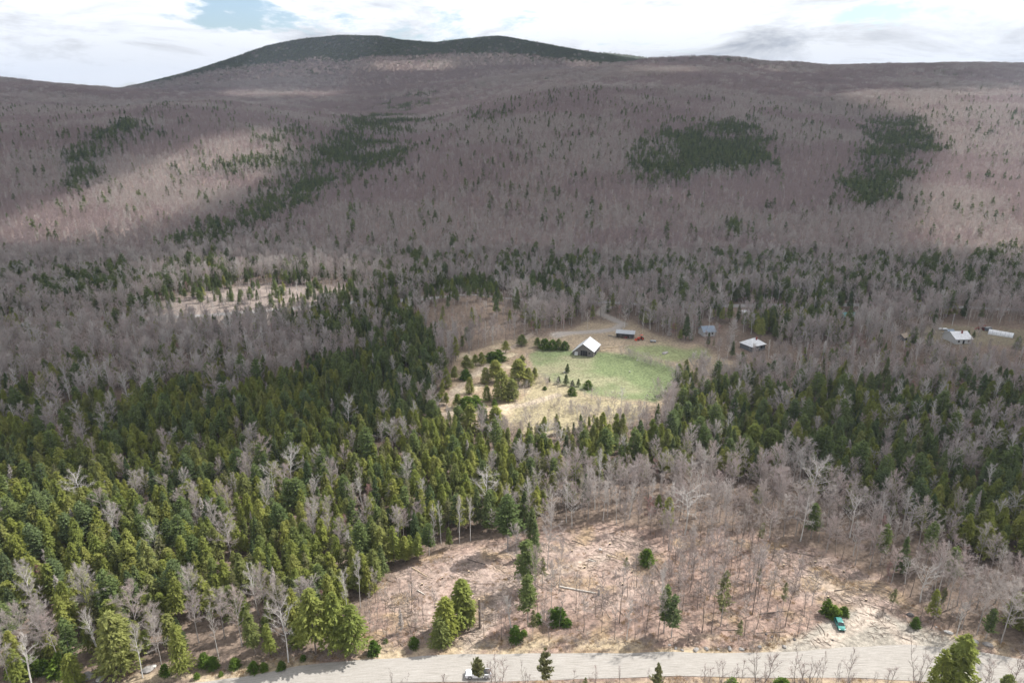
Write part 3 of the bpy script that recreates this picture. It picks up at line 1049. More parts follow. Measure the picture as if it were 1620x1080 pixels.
def evergreen(seed, h=12.0, rad=2.0, cb=0.12, shape=0.75, dens=1.0, droop=-0.1, spray=0.5, trunk_r=0.14, lumps=0.25, topcut=0.0, layers=0, lod=0, bend=0.0, flat=0.35):
    """needle tree: many small drooping sprays along branches that ring the stem. Returns (wood, foliage)"""
    r = np.random.default_rng(seed)
    W, T = MB(), MB()
    n = 6
    zs = np.linspace(0, h, n)
    bx = bend * (zs / h) ** 2
    pts = np.stack([bx + r.normal(0, 0.03, n), r.normal(0, 0.03, n), zs], 1); pts[0, 2] = -1.2
    W.tube(pts, trunk_r * (1 - 0.93 * zs / h), 5 if lod == 0 else 3)
    nb = int(h * 24 * dens * (0.45 if lod else 1))
    if lod == 2:
        nb = int(h * 5 * dens)
    f = cb + (1 - cb) * (r.random(nb) ** 1.12)
    if layers:
        f = cb + (1 - cb) * ((np.round((f - cb) / (1 - cb) * layers) + r.normal(0, 0.13, nb)) / layers)
        f = np.clip(f, cb, 0.995)
    az = r.random(nb) * 2 * math.pi
    g = (f - cb) / (1 - cb)
    prof = np.clip((1 - g), 0, 1) ** shape * np.clip(g / 0.10 + 0.55, 0, 1)
    if topcut:
        prof = np.maximum(prof, topcut * (g < 0.97))
    lump = 1 + lumps * (vnoise(az * 1.3 + seed, f * h * 0.55, seed) - 0.5) * 2
    ln = rad * prof * lump * (0.72 + 0.36 * r.random(nb)) + 0.12
    ns = 4 if lod == 0 else (2 if lod == 1 else 1)
    tri = []
    for s in range(ns):
        u = (s + 0.55 + 0.35 * r.random(nb)) / ns
        u = 0.28 + 0.72 * u if ns > 1 else 0.45 + 0.3 * r.random(nb)
        rr_ = ln * u
        azj = az + r.normal(0, 0.12, nb)
        p = np.stack([rr_ * np.cos(azj) + bend * f ** 2, rr_ * np.sin(azj), f * h + droop * rr_ + 0.0 * f], 1)
        out = np.stack([np.cos(azj), np.sin(azj), np.full(nb, droop * 1.4)], 1)
        size = spray * (0.75 + 0.6 * r.random(nb)) * (1.0 if lod == 0 else (1.5 if lod == 1 else 2.6))
        if lod == 2:
            size = np.minimum(size, ln * 1.0 + 0.3)
        size = np.minimum(size, ln * 0.8 + 0.16)
        for q in range(2 if lod < 2 else 2):
            a = unit(out * 1.0 + r.normal(0, 0.42, (nb, 3)))
            upv = unit(np.stack([np.zeros(nb), np.zeros(nb), np.ones(nb)], 1) + r.normal(0, flat, (nb, 3)))
            side = unit(np.cross(a, upv))
            k = size[:, None]
            v0 = p - a * k * 0.45 - side * k * 0.30
            v1 = p - a * k * 0.30 + side * k * 0.42
            v2 = p + a * k * 0.85 + side * k * r.normal(0, 0.15, (nb, 1))
            tri.append(np.stack([v0, v1, v2], 1))
    T.tris(np.concatenate(tri))
    # leader
    m = 7
    b = np.repeat(pts[-1][None], m, 0) - np.array([0, 0, 0.5]) * r.random((m, 1))
    T.tris(spikes(r, b, unit(np.array([0, 0, 1.0]) + r.normal(0, 0.35, (m, 3))), 0.55, 0.22))
    return W, T


def pair(name, gen, wood, leaf):
    W, T = gen
    return dict(trunk=W.mesh('trunk', [wood]), crown=T.mesh('crown', [leaf]), W=W, T=T, wood=wood, leaf=leaf, name=name)


def joined(*gens):
    """several (W,T,dx,dy,dz) in one mesh with two materials"""
    M = MB()
    for W, T, off, rz, sc in gens:
        c, s = math.cos(rz), math.sin(rz)
        Rm = np.array([[c, -s, 0], [s, c, 0], [0, 0, 1]]) * sc
        for src, mi in ((W, 0), (T, 1)):
            V = np.concatenate(src.v) @ Rm.T + np.array(off)
            M.v.append(V)
            M.f.extend([[a + M.nv for a in fc] for fc in src.f]); M.m.extend([mi] * len(src.f))
            M.nv += len(V)
    return M


KIT = {}


def kit(kind, gens, wood, leaf):
    KIT[kind] = [pair(kind, g, wood, leaf) for g in gens]


# near kinds -------------------------------------------------------------------
kit('cedar', [evergreen(100 + i, h=12 + 1.2 * (i % 3), rad=2.1 + 0.3 * (i % 4), cb=0.20 + 0.05 * (i % 3), shape=0.52, spray=0.46, lumps=0.5, droop=-0.22, bend=0.25 * (i % 2)) for i in range(6)], DARKBARK, CEDAR)
kit('spruce', [evergreen(200 + i, h=13 + i, rad=2.3 + 0.2 * i, cb=0.10 + 0.04 * i, shape=0.8, spray=0.44, lumps=0.30, droop=-0.28, dens=1.1) for i in range(4)], DARKBARK, SPRUCE)
kit('pine', [evergreen(300 + i, h=15 + i, rad=2.7 + 0.2 * i, cb=0.30 + 0.06 * (i % 2), shape=0.6, spray=0.55, lumps=0.7, droop=0.12, dens=0.95, layers=9, trunk_r=0.2) for i in range(4)], BARK, PINE)
kit('olive', [evergreen(400 + i, h=11 + i, rad=1.5, cb=0.42, shape=0.6, spray=0.36, lumps=0.8, droop=0.05, dens=0.42, trunk_r=0.10) for i in range(3)], BARK, OLIVE)
kit('maple', [bare_tree(500 + i, h=15 + (i % 3), cb=0.34 + 0.05 * (i % 2), spread=3.0 + 0.3 * (i % 3), limbs=18, twigs=4200, tw=0.024, tlen=0.95) for i in range(6)], BARK, TWIG)
kit('pole', [bare_tree(600 + i, h=14 + i % 3, cb=0.46 + 0.05 * (i % 3), spread=1.8 + 0.25 * (i % 3), up=0.95, limbs=13, twigs=1300, tw=0.024, tlen=0.8, trunk_r=0.11, lean=0.5) for i in range(7)], DARKBARK, TWIG)
kit('birch', [bare_tree(700 + i, h=15 + i, cb=0.45, spread=2.1, up=1.0, limbs=13, twigs=1500, tw=0.024, tlen=0.9, trunk_r=0.15, lean=0.7, forks=1 + i % 2) for i in range(4)], BIRCHBARK, PALETWIG)
kit('pale', [bare_tree(750 + i, h=13.5 + i, cb=0.38, spread=3.6, up=0.72, limbs=15, twigs=1500, tw=0.034, tlen=0.9, trunk_r=0.19) for i in range(3)], BIRCHBARK, PALETWIG)
kit('redbud', [bare_tree(800 + i, h=9 + i, cb=0.3, spread=2.0, limbs=13, twigs=1500, tw=0.035, tlen=0.8, trunk_r=0.09) for i in range(2)], BARK, REDTWIG)
kit('sapling', [bare_tree(850 + i, h=6.0 + i, cb=0.18, spread=1.0, up=1.1, limbs=11, twigs=420, tw=0.022, tlen=0.6, trunk_r=0.055, lean=0.3, forks=1 + i % 3) for i in range(5)], DARKBARK, TWIG)
kit('bush', [evergreen(900 + i, h=2.6 + 0.5 * i, rad=1.5 + 0.2 * i, cb=0.02, shape=0.5, spray=0.34, lumps=0.4, droop=0.0, dens=2.4, trunk_r=0.05) for i in range(4)], DARKBARK, SHRUB)
kit('youngpine', [evergreen(980 + i, h=11 + i, rad=1.9, cb=0.70 - 0.06 * i, shape=0.8, spray=0.42, lumps=0.9, droop=0.25, dens=0.8, layers=4, trunk_r=0.10) for i in range(2)], DARKBARK, OLIVE)
kit('deadspruce', [evergreen(990 + i, h=12 + i, rad=1.3, cb=0.15, shape=0.8, spray=0.3, lumps=0.9, droop=-0.2, dens=0.7, trunk_r=0.12) for i in range(2)], BARK, PALETWIG)
kit('roundtree', [evergreen(950 + i, h=8.5 + i, rad=2.5, cb=0.10, shape=0.42, spray=0.42, lumps=0.3, droop=-0.15, dens=1.5, trunk_r=0.14) for i in range(3)], DARKBARK, CEDAR)


def scatter(name, meshes, pos, idx, rot, scl, label, cat, group=None):
    """one object of instanced plants, for the masses behind those built one by one"""
    colx = bpy.data.collections.new(name + '_kinds')
    for i, me in enumerate(meshes):
        colx.objects.link(bpy.data.objects.new('%s_kind.%03d' % (name, i), me))
    me = bpy.data.meshes.new(name)
    n = len(pos)
    me.vertices.add(n)
    me.vertices.foreach_set('co', np.asarray(pos, np.float32).ravel())
    a = me.attributes.new('pick', 'INT', 'POINT'); a.data.foreach_set('value', np.asarray(idx, np.int32))
    a = me.attributes.new('turn', 'FLOAT_VECTOR', 'POINT')
    rv = np.zeros((n, 3), np.float32)
    rot = np.asarray(rot)
    if rot.ndim == 1:
        rv[:, 2] = rot
    else:
        rv[:] = rot
    a.data.foreach_set('vector', rv.ravel())
    a = me.attributes.new('size', 'FLOAT_VECTOR', 'POINT')
    scl = np.asarray(scl, np.float32)
    sv = np.repeat(scl[:, None], 3, 1) if scl.ndim == 1 else scl
    a.data.foreach_set('vector', sv.astype(np.float32).ravel())
    o = bpy.data.objects.new(name, me)
    COL.objects.link(o)
    ng = bpy.data.node_groups.new(name, 'GeometryNodeTree')
    ng.interface.new_socket('Geometry', in_out='INPUT', socket_type='NodeSocketGeometry')
    ng.interface.new_socket('Geometry', in_out='OUTPUT', socket_type='NodeSocketGeometry')
    gi = ng.nodes.new('NodeGroupInput'); go = ng.nodes.new('NodeGroupOutput')
    iop = ng.nodes.new('GeometryNodeInstanceOnPoints')
    ci = ng.nodes.new('GeometryNodeCollectionInfo')
    ci.inputs['Collection'].default_value = colx
    ci.inputs['Separate Children'].default_value = True
    ci.inputs['Reset Children'].default_value = True
    iop.inputs['Pick Instance'].default_value = True
    def att(nm, t):
        x = ng.nodes.new('GeometryNodeInputNamedAttribute'); x.data_type = t
        x.inputs['Name'].default_value = nm
        return next(s for s in x.outputs if s.enabled and s.name == 'Attribute')
    ng.links.new(gi.outputs[0], iop.inputs['Points'])
    ng.links.new(ci.outputs[0], iop.inputs['Instance'])
    ng.links.new(att('pick', 'INT'), iop.inputs['Instance Index'])
    ng.links.new(att('turn', 'FLOAT_VECTOR'), iop.inputs['Rotation'])
    ng.links.new(att('size', 'FLOAT_VECTOR'), iop.inputs['Scale'])
    ng.links.new(iop.outputs[0], go.inputs[0])
    md = o.modifiers.new('scatter', 'NODES')
    md.node_group = ng
    tag(o, label, cat, group, 'stuff')
    return o


# ---------------------------------------------------------------- where the forest stands
def jitter_grid(y0, y1, step, umax=0.98, seed=1):
    r = np.random.default_rng(seed)
    out = []
    y = y0
    ys = np.arange(y0, y1, step)
    for y in ys:
        hw = umax * max(y, 120) + 25
        xs = np.arange(-hw, hw, step)
        out.append(np.stack([xs + r.uniform(-.5, .5, len(xs)) * step, y + r.uniform(-.5, .5, len(xs)) * step], 1))
    P = np.concatenate(out)
    return P[:, 0], P[:, 1]


def cover_at(x, y, zc=9.0):
    z = H(x, y)
    px, py = proj(x, y, z + zc)
    k = np.clip(600.0 / np.maximum(y, 100), 0.12, 3.0)
    rj = np.random.default_rng(len(x))
    far_ = sstep(560, 700, y)
    px = px + far_ * 90 * (fbm(x / 75., y / 75., 131, 3) - .5); py = py + far_ * 46 * (fbm(x / 75., y / 90., 133, 3) - .5) * sstep(3500, 1500, y)
    jx = px + 50 * (fbm(x / 30., y / 30., 31, 4) - .5) * np.clip(k, .8, 1.6) + rj.normal(0, 1, x.shape) * np.where(y > 560, 9, 5)
    jy = py + 34 * (fbm(x / 30., y / 34., 33, 4) - .5) * np.clip(k, .5, 1.6) + rj.normal(0, 1, x.shape) * np.where(y > 560, 5, 2.5)
    ev = np.full(x.shape, 0.05); de = np.ones(x.shape)
    for poly, e, d in COVER:
        m = inpoly(jx, jy, poly)
        ev = np.where(m, e, ev); de = np.where(m, d, de)
    px, py = proj(x, y, z + zc)
    cap = inpoly(px, py, CAP) & (y > 2500)
    ev = np.where(cap, 0.97, ev)
    ev = np.where((~cap) & (y > 2500) & (y < 4500) & inpoly(px + rj.normal(0, 8, x.shape), py - np.abs(rj.normal(0, 6, x.shape)), CAP), 0.85, ev)
    ev = np.where((y > Y2 + 300), 0.9, ev)
    gx, gy = proj(x, y, z)
    return ev, de, gx, gy, z


# hill, individual instances 540..1400, clumps beyond -----------------------------
def tri_count():
    return sum(len(m.polygons) for m in bpy.data.meshes)


mid_meshes = []
mid_kinds = {'bare': [], 'dark': [], 'birch': []}
for i in range(6):
    W, T = bare_tree(1000 + i, h=12 + i % 3, cb=0.34, spread=3.0, limbs=13, twigs=1000, tw=0.062, tlen=1.3, trunk_r=0.12, sides=3, lod=1)
    mid_kinds['bare'].append(len(mid_meshes)); mid_meshes.append(joined((W, T, (0, 0, 0), 0, 1)).mesh('bare', [BARK, TWIG if i % 2 else TWIG2]))
for i in range(4):
    W, T = evergreen(1100 + i, h=10 + i, rad=2.8, cb=0.12, shape=0.7, spray=0.62, lumps=0.5, droop=-0.2, dens=1.0, lod=1)
    mid_kinds['dark'].append(len(mid_meshes)); mid_meshes.append(joined((W, T, (0, 0, 0), 0, 1)).mesh('dark', [DARKBARK, SPRUCE if i % 2 else PINE]))
for i in range(2):
    W, T = bare_tree(1200 + i, h=13, cb=0.45, spread=2.3, limbs=9, twigs=420, tw=0.06, tlen=1.2, trunk_r=0.15, sides=3, lod=1)
    mid_kinds['birch'].append(len(mid_meshes)); mid_meshes.append(joined((W, T, (0, 0, 0), 0, 1)).mesh('birch', [BIRCHBARK, PALETWIG]))

# clumps of ten trees for the far slopes
far_meshes = []
far_kinds = {'bare': [], 'dark': [], 'pale': []}
for i in range(7):
    r = np.random.default_rng(1300 + i)
    dark = i >= 4 and i < 6
    pale = i == 6
    parts = []
    for k in range(11):
        a = r.random() * 6.28; d = 8.5 * math.sqrt(r.random())
        if dark:
            W, T = evergreen(1400 + 20 * i + k, h=9 + 3 * r.random(), rad=2.4, cb=0.05, shape=0.85, spray=0.6, lumps=0.4, dens=1.0, lod=2)
        else:
            W, T = bare_tree(1600 + 20 * i + k, h=11 + 3 * r.random(), cb=0.32, spread=3.0, limbs=7, twigs=190, tw=0.15, tlen=1.7, trunk_r=0.13, sides=3, lod=1)
        parts.append((W, T, (d * math.cos(a), d * math.sin(a), -1.5), r.random() * 6, 1.0))
    far_kinds['dark' if dark else ('pale' if pale else 'bare')].append(len(far_meshes))
    far_meshes.append(joined(*parts).mesh('far_clump', [DARKBARK, SPRUCE if i == 4 else PINE] if dark else ([BIRCHBARK, PALETWIG] if pale else [BARK, TWIG if i % 2 else TWIG2])))


def scatter_hill():
    x, y = jitter_grid(545, 1420, 3.9, 0.95, 5)
    ev, de, gx, gy, z = cover_at(x, y)
    r = np.random.default_rng(77)
    keep = (r.random(len(x)) < de) & (gx > -330) & (gx < 1950)
    dd = dist_polyline(x, y, np.asarray(road2_w))
    keep &= dd > 6.5
    x, y, z, ev = x[keep], y[keep], z[keep], ev[keep]
    n = len(x)
    u = r.random(n)
    clus = fbm(x / 38., y / 38., 35, 3)
    dark = u < np.clip(ev * (0.35 + 1.3 * sstep(.35, .65, clus)), 0, 0.98)
    bir = (~dark) & (r.random(n) < 0.06 + 0.10 * sstep(.5, .7, fbm(x / 60., y / 60., 37, 2)))
    idx = np.where(dark, r.choice(mid_kinds['dark'], n), np.where(bir, r.choice(mid_kinds['birch'], n), np.array(mid_kinds['bare'])[2 * r.integers(0, 3, n) + (r.random(n) < sstep(.4, .62, fbm(x / 110., y / 90., 34, 3)))]))
    s = (0.60 + 0.36 * r.random(n)) * np.where(dark, 1.42, 0.96)
    pos = np.stack([x, y, z - 0.2], 1)
    scatter('hillside_forest', mid_meshes, pos, idx, r.random(n) * 6.28, s,
            'leafless grey and pinkish woods with dark evergreen patches on the lower hillside', 'forest')
    n1 = n
    # far
    xs, ys = [], []
    yy = 1415.0
    while yy < 6900:
        st = 11.5 + 0.0030 * (yy - 1400)
        if yy > 4700: st *= 1.5
        hw = 0.93 * yy
        a = np.arange(-hw, hw, st)
        xs.append(a + r.uniform(-.5, .5, len(a)) * st); ys.append(yy + r.uniform(-.5, .5, len(a)) * st)
        yy += st
    x = np.concatenate(xs); y = np.concatenate(ys)
    px0, py0 = proj(x, y, H(x, y) + 6)
    cc = inpoly(px0, py0, CAP) & (y > 2500) & (y < 4500)
    x = np.concatenate([x, x[cc] + 7.0]); y = np.concatenate([y, y[cc] + 8.0])
    ev, de, gx, gy, z = cover_at(x, y, 6.0)
    keep = (gx > -250) & (gx < 1870)
    x, y, z, ev = x[keep], y[keep], z[keep], ev[keep]
    n = len(x)
    clus = fbm(x / 60., y / 60., 39, 3)
    dark = r.random(n) < np.clip(ev * (0.3 + 1.4 * sstep(.35, .65, clus)), 0, 0.99)
    dark |= (ev > .9) & (r.random(n) < 0.93)
    pale = (~dark) & (r.random(n) < 0.05 + 0.25 * sstep(.55, .7, fbm(x / 200., y / 200., 36, 2)))
    idx = np.where(dark, r.choice(far_kinds['dark'], n), np.where(pale, r.choice(far_kinds['pale'], n), np.array(far_kinds['bare'])[2 * r.integers(0, 2, n) + (r.random(n) < sstep(.4, .62, fbm(x / 240., y / 200., 34, 3)))]))
    s = 0.68 + 0.32 * r.random(n)
    s = np.where(y > 2400, s * (1 + 0.25 * sstep(2400, 4300, y)), s)
    s3 = np.stack([s, s, np.where(y > 2400, np.minimum(s, 0.95), s)], 1)
    scatter('mountain_forest', far_meshes, np.stack([x, y, z], 1), idx, r.random(n) * 6.28, s3,
            'far leafless woods with a dark evergreen cap running up the mountain', 'forest')
    print('hill', n1, 'far', n)


scatter_hill()
# ================================================================= materials of made things
M_WHITEROOF = mat_basic('white_metal_roof', (0.72, 0.73, 0.74), 0.45, noise=0.22, nscale=1.2)
M_GREYROOF = mat_basic('grey_metal_roof', (0.34, 0.36, 0.38), 0.5, noise=0.2, nscale=1.0)
M_BLUEROOF = mat_basic('blue_grey_roof', (0.22, 0.27, 0.33), 0.6, noise=0.2, nscale=1.0)
M_TEALROOF = mat_basic('teal_roof', (0.10, 0.24, 0.24), 0.6, noise=0.2)
M_BROWNROOF = mat_basic('brown_roof', (0.26, 0.17, 0.13), 0.8, noise=0.2)
M_TANROOF = mat_basic('tan_roof', (0.42, 0.34, 0.26), 0.8, noise=0.2)
M_GREYWOOD = mat_basic('weathered_boards', (0.20, 0.185, 0.175), 0.85, noise=0.4, nscale=2.5)
M_PALEWALL = mat_basic('pale_siding', (0.50, 0.50, 0.49), 0.7, noise=0.1)
M_DARKWALL = mat_basic('dark_siding', (0.12, 0.13, 0.14), 0.7, noise=0.1)
M_DARK = mat_basic('dark_interior', (0.02, 0.02, 0.022), 0.9)
M_WHITEP = mat_basic('white_paint', (0.75, 0.76, 0.77), 0.35, spec=0.5, noise=0.05)
M_TEALP = mat_basic('teal_paint', (0.07, 0.25, 0.225), 0.22, spec=0.6, metallic=0.2)
M_REDP = mat_basic('red_paint', (0.50, 0.06, 0.02), 0.5, spec=0.4, noise=0.2)
M_RUST = mat_basic('rusty_red', (0.25, 0.06, 0.045), 0.7, noise=0.3)
M_BLACKP = mat_basic('black_plastic', (0.02, 0.02, 0.02), 0.6)
M_GLASS = mat_basic('window_glass', (0.015, 0.02, 0.025), 0.08, spec=0.8)
M_TYRE = mat_basic('tyre', (0.018, 0.018, 0.018), 0.85)
M_RIM = mat_basic('rim', (0.45, 0.46, 0.47), 0.35, metallic=0.8)
M_LAMP = mat_basic('lamp_lens', (0.75, 0.75, 0.72), 0.1, spec=0.7)
M_TAIL = mat_basic('tail_lens', (0.35, 0.02, 0.02), 0.2, spec=0.6)
M_ROCK = mat_basic('granite', (0.34, 0.32, 0.30), 0.9, noise=0.45, nscale=2.0)
M_PALEROCK = mat_basic('pale_granite', (0.55, 0.53, 0.50), 0.9, noise=0.3, nscale=2.0)
M_DARKROCK = mat_basic('dark_rock', (0.12, 0.11, 0.105), 0.9, noise=0.3, nscale=2.0)
M_BIRCHLOG = mat_basic('birch_log', (0.66, 0.61, 0.54), 0.8, noise=0.25, nscale=3)
M_CUTWOOD = mat_basic('cut_wood', (0.60, 0.47, 0.31), 0.8, noise=0.2, nscale=4)
M_LOG = mat_basic('log_bark', (0.17, 0.135, 0.11), 0.9, noise=0.4, nscale=3)
M_SLASH = mat_plant('slash_wood', [(0.24, 0.19, 0.155), (0.42, 0.345, 0.28), (0.17, 0.13, 0.11), (0.55, 0.47, 0.38)], 0, 0.8, 0.3)
M_DEADLEAF = mat_plant('dead_bracken', [(0.30, 0.17, 0.08), (0.42, 0.30, 0.15), (0.26, 0.18, 0.12)], 0.2, 0.8, 0.3)


def rock_mesh(name, seed, mat):
    r = np.random.default_rng(seed)
    import bmesh
    bm = bmesh.new()
    bmesh.ops.create_icosphere(bm, subdivisions=2, radius=0.5)
    sq = r.uniform(0.75, 1.1, 3) * (1, 0.85, 0.62)
    cuts = [(unit(r.normal(size=3)), r.uniform(0.28, 0.42)) for _ in range(7)]
    for v in bm.verts:
        p = np.array(v.co)
        for nrm, d in cuts:
            k = p @ nrm - d
            if k > 0: p = p - nrm * k * 0.9
        p = p * sq * 1.15 + r.normal(0, 0.012, 3)
        p[2] += 0.16
        v.co = p
    me = bpy.data.meshes.new(name)
    bm.to_mesh(me); bm.free()
    me.materials.append(mat)
    return me


ROCKS = {k: [rock_mesh('rock', 20 + i + 10 * j, m) for i in range(4)] for j, (k, m) in enumerate((('grey', M_ROCK), ('pale', M_PALEROCK), ('dark', M_DARKROCK)))}
LANDMARKS = []            # (phrase, x, y) for telling look-alike trees apart
HAND = []                 # ground spots already taken


def put_rock(px, py, size, kind, label, i, stretch=1.0, group=None, rz=None):
    p = G1(px, py)
    o = link('rock', ROCKS[kind][i % 4], None, (p.x, p.y, p.z - 0.05), rz if rz is not None else i * 1.3)
    o.scale = (size * stretch, size, size)
    tag(o, label, 'rock', group)
    HAND.append((p.x, p.y, 1.0))
    return o


# ---------------------------------------------------------------- vehicles
def wheel(parent, x, y, r, w, axis='y', rim=M_RIM):
    mb = MB()
    n = 18
    prof = [(-w / 2, r * 0.62), (-w / 2, r * 0.93), (-w * 0.32, r), (w * 0.32, r), (w / 2, r * 0.93), (w / 2, r * 0.62)]
    V = []; F = []
    for k in range(n):
        a = 2 * math.pi * k / n
        for (o, q) in prof:
            V.append((q * math.cos(a), o, q * math.sin(a)))
    m = len(prof)
    for k in range(n):
        k2 = (k + 1) % n
        for j in range(m - 1):
            F.append([k * m + j, k2 * m + j, k2 * m + j + 1, k * m + j + 1])
    mb.add(V, F)
    wh = link('wheel', mb.mesh('tyre', [M_TYRE]), parent, (x, y, r))
    rb = MB()
    for s in (-1, 1):
        c = [(0, s * w * 0.36, 0)]; V = [c[0]]; F = []
        for k in range(n):
            a = 2 * math.pi * k / n
            V.append((r * 0.64 * math.cos(a), s * w * 0.44, r * 0.64 * math.sin(a)))
        for k in range(n):
            F.append([0, 1 + k, 1 + (k + 1) % n])
        rb.add(V, F)
    link('rim', rb.mesh('rim', [rim]), wh)
    return wh


def shell(profile, half_w, tumble, mb, mi=0, nsec=5):
    """body of a car: side profile (x, z) lofted across, narrowing towards the top"""
    prof = np.array(profile, float)
    ys = np.linspace(-1, 1, nsec)
    z0, z1 = prof[:, 1].min(), prof[:, 1].max()
    V = []
    for y in ys:
        e = abs(y)
        for x, z in prof:
            k = (z - z0) / (z1 - z0)
            w = half_w * (1 - tumble * k ** 1.5)
            V.append((x * (1 - 0.02 * e ** 4), y * w, z - 0.03 * e ** 4 * k))
    n = len(prof); F = []
    for i in range(nsec - 1):
        for j in range(n):
            j2 = (j + 1) % n
            F.append([i * n + j, i * n + j2, (i + 1) * n + j2, (i + 1) * n + j])
    F.append(list(range(n))); F.append([(nsec - 1) * n + j for j in range(n)][::-1])
    mb.add(V, F, mi)


def smooth_bevel(o, w=0.05):
    b = o.modifiers.new('bevel', 'BEVEL'); b.width = w; b.segments = 2; b.limit_method = 'ANGLE'


def make_pickup(px, py, heading):
    p = G1(px, py)
    t = empty('pickup_truck', (p.x, p.y, p.z + 0.10), heading, 'white crew cab pickup truck on the gravel road behind a small pine', 'pickup truck')
    mb = MB()      # +x is the front
    lower = [(-2.75, 0.45), (-2.78, 0.95), (-2.72, 1.12), (2.1, 1.12), (2.65, 1.02), (2.82, 0.85), (2.84, 0.5), (2.7, 0.38), (-2.6, 0.38)]
    shell([(-2.72, 0.42), (-2.76, 0.9), (-2.72, 1.12), (-0.72, 1.14), (1.2, 1.16), (2.3, 1.10), (2.74, 1.0), (2.86, 0.8), (2.84, 0.5), (2.6, 0.38)], 0.98, 0.05, mb)
    body = link('body', mb.mesh('body', [M_WHITEP]), t); smooth_bevel(body)
    mb = MB(); shell([(-0.75, 1.12), (-0.62, 1.74), (-0.45, 1.80), (0.55, 1.80), (0.75, 1.74), (1.35, 1.14)], 0.93, 0.16, mb)
    cab = link('cab', mb.mesh('cab', [M_WHITEP]), t); smooth_bevel(cab, 0.04)
    mb = MB()
    mb.add([(1.36, -0.80, 1.17), (1.36, 0.80, 1.17), (0.80, 0.70, 1.735), (0.80, -0.70, 1.735)], [[0, 1, 2, 3]])
    link('windshield', mb.mesh('windshield', [M_GLASS]), t)
    mb = MB(); mb.add([(-0.775, -0.74, 1.2), (-0.67, -0.68, 1.70), (-0.67, 0.68, 1.70), (-0.775, 0.74, 1.2)], [[0, 1, 2, 3]])
    link('rear_window', mb.mesh('rear_window', [M_GLASS]), t)
    for s in (-1, 1):
        for (a, b) in ((-0.62, 0.16), (0.22, 1.12)):
            mb = MB()
            tb = min(b, 0.72)
            mb.add([(a, s * 0.945, 1.22), (b, s * 0.945, 1.22), (tb, s * 0.845, 1.68), (a + 0.05, s * 0.845, 1.68)], [[0, 1, 2, 3] if s < 0 else [3, 2, 1, 0]])
            link('side_window', mb.mesh('side_window', [M_GLASS]), t)
        mb = MB(); mb.box((1.05, s * 1.06, 1.24), (0.12, 0.22, 0.18)); link('mirror', mb.mesh('mirror', [M_WHITEP]), t)
        mb = MB(); mb.box((2.78, s * 0.72, 0.86), (0.16, 0.36, 0.2)); link('headlight', mb.mesh('headlight', [M_LAMP]), t)
        mb = MB(); mb.box((-2.765, s * 0.88, 0.92), (0.08, 0.16, 0.36)); link('tail_light', mb.mesh('tail_light', [M_TAIL]), t)
        for x in (-1.75, 1.85):
            wheel(t, x, s * 0.86, 0.40, 0.27)
            mb = MB()
            pts = [(x + 0.50 * math.cos(a), s * 0.985, 0.42 + 0.50 * math.sin(a)) for a in np.linspace(0, math.pi, 9)]
            mb.tube(pts, [0.05] * 9, 4); link('wheel_arch', mb.mesh('wheel_arch', [M_BLACKP]), t)
    mb = MB(); mb.box((-1.74, 0, 1.147), (1.86, 1.58, 0.02)); link('bed', mb.mesh('bed', [M_BLACKP]), t)
    for s in (-1, 1):
        mb = MB(); mb.box((-1.74, s * 0.86, 1.20), (1.96, 0.12, 0.12)); link('bed_rail', mb.mesh('bed_rail', [M_WHITEP]), t)
    mb = MB(); mb.box((-2.70, 0, 1.14), (0.12, 1.6, 0.16)); link('tailgate', mb.mesh('tailgate', [M_WHITEP]), t)
    mb = MB(); mb.box((2.87, 0, 0.72), (0.06, 1.0, 0.24)); link('grille', mb.mesh('grille', [M_BLACKP]), t)
    for x, nm in ((2.9, 'front_bumper'), (-2.82, 'rear_bumper')):
        mb = MB(); mb.box((x, 0, 0.50), (0.16, 1.86, 0.2)); link(nm, mb.mesh(nm, [M_RIM]), t)
    LANDMARKS.append(('the white pickup truck', p.x, p.y)); HAND.append((p.x, p.y, 5))


